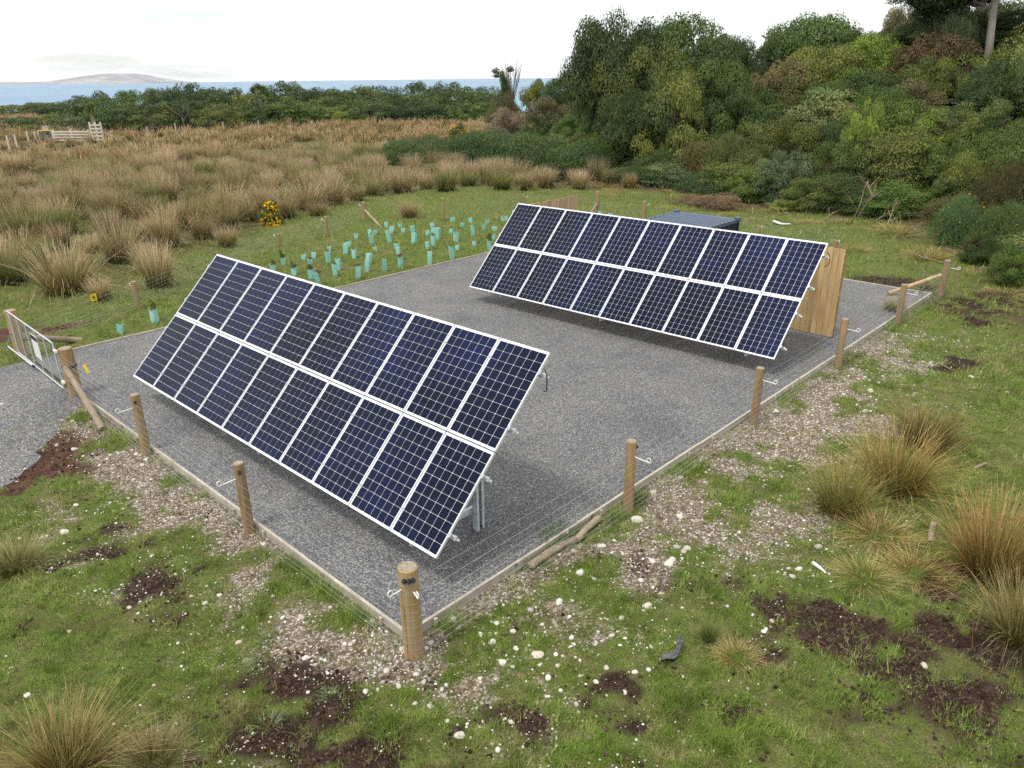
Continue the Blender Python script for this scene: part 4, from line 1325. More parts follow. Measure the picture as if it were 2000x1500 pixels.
# named trees and shrubs: px, py of the top, Y, width px, kind, colour, name, category, label, extra
BUSH = [
    (1210, 6, 60, 190, 'tree', 'dark', 'broadleaf_tree', 'tree', 'tall dark tree at left end of the forest skyline', {}),
    (1335, 14, 62, 230, 'tree', 'dark', 'broadleaf_tree', 'tree', 'tall cushioned tree right of the leftmost forest giant', {}),
    (1265, 70, 58, 190, 'tree', 'olive', 'broadleaf_tree', 'tree', 'olive tree filling the front of the big left tree mass', {}),
    (1420, 62, 66, 150, 'tree', 'dark', 'broadleaf_tree', 'tree', 'dark tree sloping down to the gap in the skyline', {}),
    (1385, 100, 55, 170, 'tree', 'green', 'broadleaf_tree', 'tree', 'green rounded tree in front of the skyline gap', {}),
    (1180, 95, 60, 120, 'tree', 'green', 'broadleaf_tree', 'tree', 'dark green lower tree under the leftmost giant', {}),
    (1320, 130, 52, 170, 'dome', 'olive', 'broadleaf_tree', 'tree', 'olive rounded tree low in the left tree mass', {}),
    (1240, 165, 53, 150, 'tree', 'dark', 'broadleaf_tree', 'tree', 'dark tree at foot of the left tree mass', {}),
    (1470, 112, 64, 110, 'tree', 'dark', 'broadleaf_tree', 'tree', 'small dark tree at the dip in the skyline', {}),
    (1600, 16, 66, 220, 'tree', 'green', 'broadleaf_tree', 'tree', 'rounded cushion topped tree right of the skyline gap', {}),
    (1535, 58, 64, 120, 'tree', 'dark', 'broadleaf_tree', 'tree', 'dark tree just right of the skyline gap', {}),
    (1680, 48, 65, 150, 'tree', 'green', 'broadleaf_tree', 'tree', 'green tree left of the brown topped skyline tree', {}),
    (1620, 80, 58, 190, 'tree', 'olive', 'broadleaf_tree', 'tree', 'broad olive tree below the rounded skyline tree', {}),
    (1735, 70, 62, 110, 'tree', 'olive', 'broadleaf_tree', 'tree', 'olive tree between the rounded and the brown skyline trees', {}),
    (1785, -5, 63, 110, 'tree', 'brown', 'broadleaf_tree', 'tree', 'tall brown tinged tree touching the top of the picture', {}),
    (1835, 52, 55, 170, 'tree', 'rust', 'broadleaf_tree', 'tree', 'large rust brown tree in front of the trunked giant', {}),
    (1885, -12, 64, 150, 'tree', 'dark', 'broadleaf_tree', 'tree', 'very dark tall tree left of the bare grey trunk', {}),
    (1965, -15, 63, 150, 'tree', 'dark', 'broadleaf_tree', 'tree', 'very dark tall tree right of the bare grey trunk', {}),
    (2030, 60, 55, 170, 'tree', 'dark', 'broadleaf_tree', 'tree', 'dark tree cut by the right edge below the top corner', {}),
    (2030, 150, 46, 170, 'tree', 'olive', 'broadleaf_tree', 'tree', 'olive tree cut by the right edge halfway up the slope', {}),
    (1990, 25, 66, 170, 'tree', 'green', 'broadleaf_tree', 'tree', 'green tree at top right corner behind the tall trunk', {}),
    (1960, 90, 52, 190, 'tree', 'olive', 'broadleaf_tree', 'tree', 'olive tree at right edge beneath the tall trunk', {}),
    (1700, 130, 54, 160, 'tree', 'dark', 'broadleaf_tree', 'tree', 'dark green tree left of the rust brown tree', {}),
    (1790, 150, 50, 150, 'dome', 'brown', 'broadleaf_tree', 'tree', 'brown lower tree at the foot of the rust brown one', {}),
    (1540, 110, 57, 150, 'tree', 'brown', 'broadleaf_tree', 'tree', 'brownish tree below the skyline gap on the right', {}),
    (1470, 165, 52, 150, 'dome', 'dark', 'broadleaf_tree', 'tree', 'dark domed tree below the skyline gap', {}),
    (1620, 165, 50, 170, 'layer', 'sage', 'manuka_shrub', 'shrub', 'sage green layered shrub in the middle of the slope', {}),
    (1730, 160, 47, 140, 'dome', 'green', 'broadleaf_tree', 'tree', 'rounded green tree behind the bright leafy shrub', {}),
    (1700, 186, 43, 105, 'dome', 'lime', 'leafy_shrub', 'shrub', 'bright green leafy shrub standing out on the slope', {}),
    (1765, 240, 41, 190, 'layer', 'olive', 'manuka_shrub', 'shrub', 'broad layered olive shrub right below the bright leafy one', {}),
    (1560, 220, 47, 150, 'dome', 'olive', 'bush_shrub', 'shrub', 'olive shrub left of the bright leafy one', {}),
    (1860, 190, 46, 150, 'layer', 'sage', 'manuka_shrub', 'shrub', 'feathery sage shrub under the rust brown tree', {}),
    (1935, 190, 43, 160, 'dome', 'olive', 'bush_shrub', 'shrub', 'olive rounded shrub at right edge of the slope', {}),
    (1850, 265, 39, 150, 'dome', 'green', 'bush_shrub', 'shrub', 'green shrub right of the broad layered one', {}),
    (1960, 245, 37, 150, 'layer', 'green', 'manuka_shrub', 'shrub', 'layered green shrub against the right edge', {}),
    (1970, 300, 33, 130, 'wispy', 'brown', 'bush_shrub', 'shrub', 'reddish brown twiggy shrub at the right edge', {}),
    (1880, 290, 36, 100, 'layer', 'olive', 'manuka_shrub', 'shrub', 'olive shrub with visible thin stems near right edge', {}),
    (1650, 270, 42, 150, 'dome', 'green', 'bush_shrub', 'shrub', 'deep green bush below the bright leafy shrub', {}),
    (1540, 290, 42, 150, 'dome', 'grey', 'bush_shrub', 'shrub', 'grey green bush on the slope behind the container', {}),
    (1450, 250, 47, 150, 'wispy', 'sage', 'bush_shrub', 'shrub', 'feathery pale bush below the left tree mass', {}),
    (1470, 320, 43, 120, 'dome', 'bright', 'fern_shrub', 'shrub', 'light green ferny bush above the container', {}),
    (1380, 265, 49, 130, 'wispy', 'brown', 'bush_shrub', 'shrub', 'brownish bush at foot of the left tree mass', {}),
    (1590, 345, 39.5, 120, 'dome', 'olive', 'bush_shrub', 'shrub', 'olive bush at the edge above the fallen branches', {}),
    (1660, 335, 38.5, 120, 'layer', 'dark', 'manuka_shrub', 'shrub', 'dark layered bush behind the standing dead sapling', {}),
    (1760, 350, 37, 130, 'layer', 'green', 'manuka_shrub', 'shrub', 'green layered bush above the straw clump', {}),
    (1890, 370, 30.5, 130, 'wispy', 'gorse', 'gorse_bush', 'shrub', 'gorse bush with yellow flecks at the right-hand edge', dict(flowers=45)),
    (1975, 385, 29, 130, 'wispy', 'gorse', 'gorse_bush', 'shrub', 'dark gorse bush cut by the right edge', dict(flowers=30)),
    (1920, 440, 27.5, 90, 'dome', 'dark', 'bush_shrub', 'shrub', 'low dark bush in front of the gorse at right', {}),
    (1990, 470, 24.5, 100, 'dome', 'green', 'bush_shrub', 'shrub', 'lowest green bush at right edge nearest the camera', {}),
    (1545, 385, 40, 90, 'dome', 'bright', 'fern_shrub', 'shrub', 'low bright ferny bush behind the fallen branches', {}),
    (1290, 285, 50, 150, 'wispy', 'gorse', 'gorse_bush', 'shrub', 'large deep green gorse bush above the left of container', {}),
    (1390, 330, 46, 140, 'wispy', 'gorse', 'gorse_bush', 'shrub', 'gorse bush directly behind the container', {}),
    (1175, 245, 58, 60, 'wispy', 'lime', 'fern_shrub', 'shrub', 'bright yellow green small bush in the gorse band', {}),
    (1230, 320, 51, 130, 'wispy', 'gorse', 'gorse_bush', 'shrub', 'gorse bush behind the straw tussocks by the fence', {}),
    (1090, 315, 53, 75, 'dome', 'dark', 'gorse_bush', 'shrub', 'small round dark bush on the paddock side of the bush', {}),
    (1050, 305, 57, 70, 'dome', 'gorse', 'gorse_bush', 'shrub', 'small round bush left of the dark one by the paddock', {}),
    (1155, 262, 56, 190, 'wispy', 'gorse', 'gorse_bush', 'shrub', 'broad gorse bush in middle of the gorse band', {}),
    (1050, 252, 59, 200, 'wispy', 'gorse', 'gorse_bush', 'shrub', 'gorse bush left of middle in the gorse band', {}),
    (960, 247, 63, 190, 'wispy', 'gorse', 'gorse_bush', 'shrub', 'gorse bush with yellow bloom at left of the gorse band', {}),
    (840, 257, 64, 160, 'wispy', 'gorse', 'gorse_bush', 'shrub', 'low gorse hedge at far left of the gorse band', {}),
    (785, 266, 65, 100, 'wispy', 'gorse', 'gorse_bush', 'shrub', 'lowest gorse clump reaching into the paddock', {}),
    (893, 238, 80, 50, 'dome', 'gorse', 'gorse_bush', 'shrub', 'gorse in full yellow flower at edge of the paddock', dict(flowers=520)),
    (1060, 215, 72, 90, 'dome', 'dark', 'bush_shrub', 'shrub', 'glossy dark rounded bush above the gorse band', {}),
    (1110, 220, 68, 90, 'dome', 'green', 'bush_shrub', 'shrub', 'green rounded bush right of the glossy dark one', {}),
    (1000, 205, 80, 110, 'dome', 'pink', 'bush_shrub', 'shrub', 'pinkish brown twiggy bush left of the bare stem', {}),
    (985, 175, 86, 90, 'wispy', 'brown', 'bush_shrub', 'shrub', 'dark brown bush under the bare branched tree', {}),
    (1040, 150, 88, 90, 'dome', 'olive', 'broadleaf_tree', 'tree', 'olive tree right of the bare branched tree', {}),
    (1110, 132, 82, 110, 'tree', 'dark', 'broadleaf_tree', 'tree', 'dark cloud shaped tree left of the forest giants', {}),
    (1070, 185, 78, 120, 'dome', 'brown', 'bush_shrub', 'shrub', 'brown olive bush behind the white bare stem', {}),
    (1150, 185, 70, 110, 'dome', 'olive', 'bush_shrub', 'shrub', 'olive bush at the left foot of the forest giants', {}),
    (1200, 230, 62, 110, 'dome', 'rust', 'bush_shrub', 'shrub', 'rusty bush below the forest giants on the left', {}),
    (900, 255, 63.5, 140, 'wispy', 'gorse', 'gorse_bush', 'shrub', 'gorse clump below the one in yellow flower', {}),
    (1010, 290, 58, 110, 'wispy', 'gorse', 'gorse_bush', 'shrub', 'gorse clump at the front of the gorse band', {}),
    (1110, 290, 55.5, 130, 'wispy', 'gorse', 'gorse_bush', 'shrub', 'gorse clump between the broad gorse and small round bushes', {}),
    (525, 388, 37.5, 50, 'dome', 'gorse', 'gorse_bush', 'shrub', 'small gorse bush covered in orange yellow flowers in the paddock', dict(flowers=420)),
]
for px, py, Yd, wpx, kind, colr, nm, cat, lab, ex in BUSH:
    x, y, w, h = by_px(px, py, Yd, wpx)
    plant(nm, kind, colr, x, y, w, h, lab, cat, 'bush on the bank', **ex)

# tall tree with a bare trunk at the top right
def tall_tree():
    x, y, w, h = by_px(1930, -60, 56, 300)
    zz = float(tz(x, y))
    t = thing('forest_giant', 'tall tree with a long bare grey trunk at the top right', 'tree', (x, y, zz))
    m = MB(); a = at_Y(1898, 170, 56) - Vector((x, y, zz)); b = at_Y(1922, 0, 56) - Vector((x, y, zz))
    m.tube([(a.x - .25, a.y - 1.5, -.2), a + Vector((0, -1.5, 0)), b + Vector((0, -1.2, 0)), (0.2, 0, h * .97)], [.34, .28, .22, .10], 12)
    for k in range(7):
        p = Vector((0, -.6, h * (.72 + .03 * k))); an = random.uniform(0, 6.28)
        m.tube([p, p + Vector((math.cos(an) * 2, math.sin(an) * 2, .7)), p + Vector((math.cos(an) * 3.6, math.sin(an) * 3.6, 1.3))], [.14, .09, .03], 6)
    obj('trunk', m.mesh('trunk', True), M['pale_bark'], t)
    for i in range(3):
        c = obj('crown', CROWN['tree'][i], None, t, (-2.6 + 2.6 * i, random.uniform(0, 1), h * (.62 + .05 * i)), (0, 0, i * 2.0), (w * .34, w * .34, h * .42))
        c.color = (*PAL['dark'], 1)
    for i, (ox, oz) in enumerate(((-3.2, .42), (-1.8, .56), (3.6, .5), (2.2, .36))):
        c = obj('crown', CROWN['tree'][i], None, t, (ox, 1.5, h * oz), (0, 0, i * 1.3), (w * .19, w * .19, h * .24)); c.color = (*PAL['dark'], 1)
tall_tree()

# unnamed bush that fills the bank between the named plants
gb = np.random.default_rng(11)
fill = []
tries = 0
while len(fill) < 190 and tries < 30000:
    tries += 1
    x = gb.uniform(-12, 70); y = gb.uniform(20, 100)
    if not (-.16 < x / y < 1.0): continue
    d = float(forest_d(np.array(x), np.array(y)))
    if d < 1.4 or d > 30: continue
    sp = 2.4 + .07 * d
    if any((x - a) ** 2 + (y - b) ** 2 < sp * sp for a, b, _ in fill): continue
    fill.append((x, y, d))
FK = [('dome', 'green'), ('dome', 'olive'), ('layer', 'olive'), ('layer', 'green'), ('wispy', 'grey'), ('dome', 'dark'), ('wispy', 'brown'), ('layer', 'sage'), ('dome', 'olive'), ('wispy', 'gorse'), ('dome', 'green'), ('layer', 'green'), ('dome', 'bright'), ('layer', 'sage')]
for x, y, d in fill:
    h = (1.3 + .20 * min(d, 22)) * gb.uniform(.8, 1.2)
    w = gb.uniform(2.6, 4.2) * (1 + .015 * d)
    # keep the dip in the skyline open
    px = 1000 + x / (y * _c) * FPX
    if px < 1130: h = min(h, 2.2)
    if 1430 < px < 1530: h = min(h, 3.2)
    k, c = FK[gb.integers(len(FK))]
    tall = h > 4.2
    plant('bank_tree' if tall else 'bank_shrub', ('tree' if tall and k == 'dome' else k), c, x, y, w, h,
          f'{CNAME[c]} ' + ('tree' if tall else 'shrub') + {'dome': ' with rounded', 'layer': ' with layered', 'wispy': ' with feathery', 'tree': ' with rounded'}[k] + ' foliage ' + ('low on' if d < 7 else 'halfway up' if d < 14 else 'high on') + ' the bank ' + ('left of the forest giants' if px < 1180 else 'below the forest giants' if px < 1460 else 'above the container' if px < 1640 else 'round the bright leafy shrub' if px < 1800 else 'towards the right edge'),
          'tree' if tall else 'shrub', 'bush filling the bank')

# ------------------------------------------------------------------ far treeline by the sea
SKY_L = [(0, 214), (60, 204), (110, 198), (150, 184), (200, 176), (250, 178), (290, 190), (325, 166), (345, 163), (400, 172), (440, 178), (480, 176), (510, 168), (560, 162), (600, 168),
         (640, 178), (690, 170), (740, 168), (790, 172), (850, 162), (900, 166), (940, 176), (970, 168)]
gx_ = np.array([a for a, _ in SKY_L]); gy_ = np.array([b for _, b in SKY_L])
gf = np.random.default_rng(21)
n = 0
for row, (Yr, dy, step) in enumerate(((113, 34, 44), (122, 14, 40), (134, 2, 40))):
    px = 205 if row == 0 else (160 if row == 1 else 20)
    while px < 975:
        Yd = Yr + gf.uniform(-3, 3) + 14 * float(sstep(380, 640, np.array(px)))
        sk = float(np.interp(px, gx_, gy_)) + dy - 9 + gf.uniform(-4, 7)
        if row == 2 and px < 150: Yd = 165
        x, y, w, h = by_px(px, sk, Yd, gf.uniform(90, 140))
        c = ('dark', 'green', 'dark', 'olive', 'dark', 'green')[gf.integers(6)]
        plant('coastal_tree', 'far', c, x, y, w, h, f"{CNAME[c]} rounded tree in {('front', 'middle', 'back')[row]} of coastal treeline, {'at far left' if px < 250 else 'left of pale cabbage tree' if px < 490 else 'right of pale cabbage tree' if px < 640 else 'above the flax bush' if px < 780 else 'near the bush'}", 'tree', 'coastal treeline')
        px += step * gf.uniform(.75, 1.25); n += 1
for px, py, Yd, wpx, c, lab in ((30, 226, 118, 110, 'dark', 'dark low shrub at the far left behind the white fence'), (80, 224, 116, 110, 'green', 'green low shrub behind the green board'), (130, 226, 110, 90, 'grey', 'grey green shrub left of the cabbage tree'),
                                (40, 205, 190, 150, 'green', 'low far shrub on the coast at the left edge'), (110, 197, 190, 140, 'olive', 'low olive scrub on the coast left of the treeline'), (-20, 214, 190, 120, 'dark', 'dark coastal scrub cut by the left edge'),
                                (326, 165, 140, 22, 'dark', 'lone dark tree standing clear against the sea'), (427, 169, 142, 24, 'dark', 'small dark wind-cut tree against the sea')):
    x, y, w, h = by_px(px, py, Yd, wpx)
    plant('coastal_shrub', 'far', c, x, y, w, h, lab, 'shrub', 'coastal shrubs')
x, y, w, h = by_px(670, 213, 122, 60); plant('flax_bush', 'wispy', 'lime', x, y, w, h, 'yellow green flax bush in front of the far treeline', 'shrub')

def sword_head(seed, n=130, L=.9):
    g = np.random.default_rng(seed)
    d = g.normal(0, 1, (n, 3)); d /= np.linalg.norm(d, axis=1)[:, None]; d[:, 2] = np.where(d[:, 2] < -.45, -d[:, 2], d[:, 2])
    sd = np.cross(d, np.array([0, 0, 1.])); sd /= np.linalg.norm(sd, axis=1)[:, None] + 1e-6
    V = np.stack([sd * .03, -sd * .03, d * L * .6 - sd * .04, d * L * .6 + sd * .04, d * L - np.array([0, 0, .18]) * L], 1).reshape(-1, 3)
    b = np.arange(n) * 5
    me = mesh_np('leaf_head', V, [np.stack([b, b + 1, b + 2, b + 3], -1), np.stack([b + 3, b + 2, b + 4], -1)], dict(cv=np.repeat(g.uniform(.2, .9, n), 5)))
    me.materials.append(M['leaf']); return me
HEADS = [sword_head(i) for i in range(3)]
def cabbage_tree(label, px, py_top, Yd, wpx, heads, tcol):
    x, y, w, h = by_px(px, py_top, Yd, wpx)
    zz = float(tz(x, y)); t = thing('cabbage_tree', label, 'tree', (x, y, zz))
    m = MB(); m.tube([(0, 0, -.2), (.1, 0, h * .35), (.05, 0, h * .66)], [.32, .26, .22], 10); obj('trunk', m.mesh('trunk', True), M[tcol], t)
    for i, (ox, oz) in enumerate(heads):
        o = obj('leaf_head', HEADS[i % 3], None, t, (ox * w, random.uniform(-.2, .2), h * oz), (0, 0, i), (w * .42, w * .42, w * .42)); o.color = (.14, .18, .05, 1)
cabbage_tree('cabbage tree with spiky head and brown trunk behind the farm gate', 173, 198, 104, 46, [(0, .70), (.02, .80)], 'dead_wood')
cabbage_tree('cabbage tree with pale trunk rising above the far treeline', 503, 164, 121, 44, [(-.25, .80), (.2, .82), (0, .88), (.35, .74)], 'pale_bark')

def bare_tree(label, px, py_top, py_base, Yd, wpx, leafy, seed, mat='pale_bark', top=None):
    g = random.Random(seed)
    tp = at_Y(px, py_top, Yd); x = tp.x; zz = float(tz(x, Yd)); h = tp.z - zz; w = wpx / FPX * Yd
    t = thing('bare_tree', label, 'tree', (x, Yd, zz))
    m = MB(); lean = g.uniform(-.1, .1) * h; r = .022 * h
    m.tube([(0, 0, -.2), (lean * .4, 0, h * .25), (lean, 0, h * .45)], [r, r * .8, r * .6], 7)
    for i in range(9):
        a = g.uniform(-1, 1); p = Vector((lean * .8, 0, h * g.uniform(.25, .45)))
        q = p + Vector((a * w * .28, g.uniform(-.2, .2) * w, h * .25)); q2 = q + Vector((a * w * .22, g.uniform(-.1, .1) * w, h * g.uniform(.12, .3)))
        m.tube([p, q, q2], [r * .4, r * .25, r * .08], 5)
        for s_ in (-1, 1): m.tube([q, q + Vector((s_ * w * .12, 0, h * .14))], [r * .18, r * .06], 4)
    obj('trunk', m.mesh('trunk', True), M[mat], t)
    for i in range(leafy):
        c = obj('crown', FARC[i % 5], None, t, (g.uniform(-.4, .4) * w, g.uniform(-.2, .2) * w, h * g.uniform(.62, .84)), (0, 0, i), (w * .15, w * .15, h * .07)); c.color = (.08, .09, .05, 1)
bare_tree('tree with bare pale forked trunk in front of the treeline, left of two', 352, 192, 250, 112, 60, 4, 3)
bare_tree('tree with bare pale forked trunk in front of the treeline, right of two', 432, 200, 245, 114, 40, 2, 4)
bare_tree('half dead tree with thin bare branches against the sky', 990, 95, 180, 90, 60, 3, 6)
x, y, w, h = by_px(988, 133, 90, 46); plant('broadleaf_tree', 'dome', 'dark', x, y, w, h, 'dark crown below the bare branches against the sky', 'tree')
bare_tree('thin white dead stem standing in the bush left of giants', 1121, 178, 215, 70, 14, 0, 9)
bare_tree('dead spar with side branch poking above the skyline', 1655, 2, 60, 68, 30, 0, 12, 'pale_bark')

# ------------------------------------------------------------------ far farm gate, board, fences
def farm_gate():
    A = G(107, 277); B = G(176, 277); C_ = G(202, 277)
    t = thing('farm_gate', 'whitewashed wooden rail gate and yard panel at far left of paddock', 'gate', A)
    def panel(a, b, h, n):
        d = b - a
        for i in range(n):
            m = MB(); z = h * (i + .6) / n
            m.beam(a - A + Vector((0, 0, z)), b - A + Vector((0, 0, z)), .05, .16); obj('rail', m, M['farm_rail'], t)
        for q in (a, b, (a + b) / 2):
            m = MB(); m.box((q.x - A.x, q.y - A.y + .12, h * .55), (.16, .14, h * 1.1)); obj('post', m, M['farm_rail'], t)
    panel(A, B, 1.25, 4); panel(B + Vector((.3, 0, 0)), C_, 2.0, 5)
    m = MB(); m.beam(C_ - A + Vector((.1, 0, 1.1)), G(240, 276) - A + Vector((0, 0, .1)), .12, .12); obj('stay', m, M['far_post'], t)
farm_gate()
def board():
    a = G(92, 277); t = thing('sign_board', 'dark green board with yellow top edge left of the farm gate', 'sign', a)
    m = MB(); m.box((0, 0, .68), (1.5, .08, 1.0)); obj('panel', m, M['tank_green'], t)
    m = MB(); m.box((0, -.01, 1.24), (1.6, .12, .11)); obj('top_edge', m, M['yellow_sign'], t)
    for s in (-.78, .78):
        m = MB(); m.box((s, 0, .6), (.1, .14, 1.3)); obj('post', m, M['farm_rail'], t)
    m = MB(); m.box((.1, .1, 1.46), (.5, .3, .3)); m.box((.1, .1, 1.64), (.6, .4, .06)); obj('letter_box', m, M['farm_rail'], t)
board()
fp = [P(291, 272, 289, 247), P(345, 264, 340, 240), P(438, 259, 435, 238), P(506, 252, 504, 236), P(569, 247, 568, 232), P(632, 243, 631, 229), P(690, 240, 689, 225)]
for q in fp: q.update(r=.09, mat=M['far_post'], h=max(1.2, min(q['h'], 1.7)))
fence('line of pale posts with wire at far side of the paddock', fp, (0, 1, 0), netting=False, standoffs=False)
fp = [P(2, 300, 0, 268), P(20, 296, 12, 258), P(34, 288, 30, 262), P(58, 284, 56, 258), P(72, 281, 70, 257)]
for q in fp: q.update(r=.09, mat=M['farm_rail'], h=max(1.1, min(q['h'], 1.6)))
fence('row of whitish posts at left edge near the green board', fp, (0, 1, 0), netting=False, standoffs=False)
#@@DETAIL
# ------------------------------------------------------------------ stones
def stone_mesh(seed):
    import bmesh
    bm = bmesh.new(); bmesh.ops.create_icosphere(bm, subdivisions=3, radius=1.0)
    g = np.random.default_rng(seed)
    k = g.normal(0, 1, (5, 3)); ph = g.uniform(0, 6, 5); fl = g.uniform(.5, .85); sx = g.uniform(.7, .95)
    cuts = g.normal(0, 1, (7, 3)); cuts /= np.linalg.norm(cuts, axis=1)[:, None]
    for v in bm.verts:
        p = np.array(v.co); d = 1 + sum(.07 * math.sin(1.7 * float(k[i] @ p) + ph[i]) for i in range(5)); d = min(d, 1.13) if seed % 2 else d
        q = p * d
        for c_ in cuts:
            e_ = float(q @ c_) - .74
            if e_ > 0: q = q - c_ * e_ * .9
        v.co = Vector((q[0], q[1] * sx, q[2] * fl))
    me = bpy.data.meshes.new('stone'); bm.to_mesh(me); bm.free()
    me.polygons.foreach_set('use_smooth', np.ones(len(me.polygons), bool)); me.materials.append(M['stone'])
    return me
ST = [stone_mesh(i) for i in range(8)]
# zoom coordinates (x, y, size) inside the photo's 650..1350 x 975..1500 window, 2.857 px per px
ZS = [(670, 675, 36), (890, 800, 32), (1145, 868, 36), (947, 910, 26), (1245, 870, 20), (1255, 930, 17), (1005, 935, 16), (1022, 833, 20), (914, 692, 20), (1105, 620, 22), (1265, 573, 28),
      (1335, 566, 12), (1378, 412, 28), (1345, 292, 24), (1508, 258, 20), (1753, 597, 28), (1834, 525, 22), (1708, 410, 18), (1875, 358, 30), (1787, 340, 20), (1687, 966, 22), (1528, 943, 20), (1465, 812, 17),
      (1556, 760, 18), (1480, 740, 14), (1333, 775, 20), (1605, 815, 14), (1780, 827, 14), (1378, 985, 16), (1470, 1020, 20), (1357, 1145, 20), (1370, 1188, 11), (1190, 1100, 14), (1200, 996, 20), (1138, 1140, 14),
      (995, 1242, 22), (960, 1227, 18), (830, 1138, 15), (712, 1320, 36), (768, 1333, 14), (637, 1242, 18), (541, 1155, 22), (507, 1022, 20), (462, 980, 22), (300, 958, 26), (366, 1045, 22), (182, 1073, 18),
      (250, 1063, 16), (225, 1212, 14), (222, 683, 26), (300, 740, 16), (1008, 738, 22), (885, 685, 13), (825, 752, 16), (910, 748, 12), (823, 1000, 16), (910, 1003, 16), (1160, 918, 14), (1630, 1080, 18), (855, 1393, 10), (935, 1370, 12),
      (1785, 492, 14), (1920, 268, 22), (1975, 275, 26), (1935, 120, 14), (1470, 1215, 12), (1390, 1237, 10), (1198, 888, 8), (1607, 606, 12), (1075, 750, 16), (1120, 768, 12), (522, 832, 18), (390, 838, 22)]
stones = [(650 + x / 2.857, 975 + y / 2.857, s / 2.857 * 1.15) for x, y, s in ZS]
stones += [(x_, y_, r_ * .62) for x_, y_, r_ in [(38, 1052, 9), (428, 1163, 11), (404, 1145, 8), (187, 1154, 7), (136, 1233, 8), (208, 1062, 11), (252, 1187, 11), (50, 915, 8), (110, 870, 8), (144, 878, 11), (194, 909, 6), (142, 823, 9), (278, 908, 10), (285, 897, 9),
           (1560, 1112, 16), (1690, 804, 14), (1898, 737, 10), (1690, 737, 9), (1967, 767, 9), (1840, 870, 7), (1912, 738, 9), (1602, 769, 9), (1665, 722, 10), (1672, 715, 9), (1598, 1068, 17), (1548, 1125, 16), (1540, 1110, 10), (1805, 1300, 14),
           (1508, 1213, 12), (1420, 1185, 9), (1275, 962, 16), (1358, 1050, 10), (1480, 1005, 9), (1307, 1100, 10), (1335, 1078, 14), (1385, 1045, 11), (1350, 985, 9)]]
stones = [s for s in stones if s[2] > 0]
big = {12: 'pale angular stone on the stony strip left of straw', 2: 'large white oval cobble lying in the foreground grass', 38: 'chunky white stone alone near bottom centre of the grass', 0: 'big white stone against the edging right of corner post',
       1: 'long pinkish stone on the gravelly grass right of corner post', 15: 'white egg shaped stone below the stony strip on the right'}
uniq = {}
allst = [(G(px, py), s / FPX * math.hypot(flat(px, py)[0], math.hypot(flat(px, py)[1], CAM_H)) * .80, i) for i, (px, py, s) in enumerate(stones)]
gs = np.random.default_rng(31)
def in_peb(n, lo):
    out_ = []
    while len(out_) < n:
        k = 4000
        x = gs.uniform(-14, 14, k); y = gs.uniform(4, 24, k)
        mk_ = masks(x, y)['peb']
        d = pad_dist(x, y)
        u, v = to_uv(x, y)
        sc = ((u < 0) | (v < 0)) & (d > .10) & (d < 4.8)
        wgt = np.clip(mk_, 0, 1) ** .8 * .9 + lo * sstep(4.8, .5, d)
        ok = sc & (gs.uniform(0, 1, k) < wgt)
        out_ += list(zip(x[ok], y[ok]))
    return out_[:n]
for x, y in in_peb(300 - len(allst) - 2, .014):
    allst.append((Vector((x, y, float(tz(x, y)))), float(gs.lognormal(math.log(.030), .38)), -1))
for b, r, i in allst:
    o = obj('stone', ST[int(gs.integers(8))], None, None, (b.x, b.y, b.z - r * .06), (gs.uniform(-.25, .25), gs.uniform(-.25, .25), gs.uniform(0, 6.3)), (r, r, r))
    if i in big: tag(o, big[i], 'stone', 'pale stones round the pad')
    elif i >= 0:
        uu, vv = to_uv(b.x, b.y)
        tag(o, f"{'large' if r > .06 else 'small' if r < .035 else 'fist sized'} pale stone " + ('left of the corner post' if uu < -.3 and vv > 1 else 'just below the corner post' if vv > -1.4 and uu < 1.5 else 'in the grass right of corner post' if uu < 2.5 else 'on the stony strip beyond the fallen rails' if uu < 6 else 'far along the right-hand fence') + (' near the edging' if float(pad_dist(np.array(b.x), np.array(b.y))) < 1.0 else ' out in the grass'), 'stone', 'pale stones round the pad')
    else:
        uu, vv = to_uv(b.x, b.y)
        if uu < 0 and vv > -.3: wh = 'beside the front left edging ' + ('near the corner post' if vv < 3.7 else 'between the two thin posts' if vv < 7.6 else 'near the gate')
        else: wh = 'beside the right edging ' + ('near the corner post' if uu < 2.2 else 'by the fallen rails' if uu < 4.3 else 'past the second post' if uu < 8.8 else 'past the third post')
        tag(o, ('tiny' if r < .026 else 'smallish') + ' pale stone in stony soil ' + wh, 'stone', 'small stones beside the edging')

# countless small pebbles
ico = np.array([(0, 0, 1), (.89, 0, .45), (.28, .85, .45), (-.72, .53, .45), (-.72, -.53, .45), (.28, -.85, .45), (.72, .53, -.45), (-.28, .85, -.45), (-.89, 0, -.45), (-.28, -.85, -.45), (.72, -.53, -.45)])
icf = np.array([(0, 1, 2), (0, 2, 3), (0, 3, 4), (0, 4, 5), (0, 5, 1), (1, 6, 2), (2, 6, 7), (2, 7, 3), (3, 7, 8), (3, 8, 4), (4, 8, 9), (4, 9, 5), (5, 9, 10), (5, 10, 1), (1, 10, 6)])
pl_ = np.array(in_peb(15000, .007)); n = len(pl_)
r = gs.lognormal(math.log(.0105), .42, n)
a = gs.uniform(0, 6.3, n); ca, sa = np.cos(a), np.sin(a)
sc = np.stack([r, r * gs.uniform(.6, 1, n), r * gs.uniform(.4, .8, n)], -1)
L = ico[None] * sc[:, None] * gs.uniform(.85, 1.15, (n, 11, 1))
V = np.stack([L[:, :, 0] * ca[:, None] - L[:, :, 1] * sa[:, None], L[:, :, 0] * sa[:, None] + L[:, :, 1] * ca[:, None], L[:, :, 2]], -1)
V += np.stack([pl_[:, 0], pl_[:, 1], tz(pl_[:, 0], pl_[:, 1]) + r * .25], -1)[:, None]
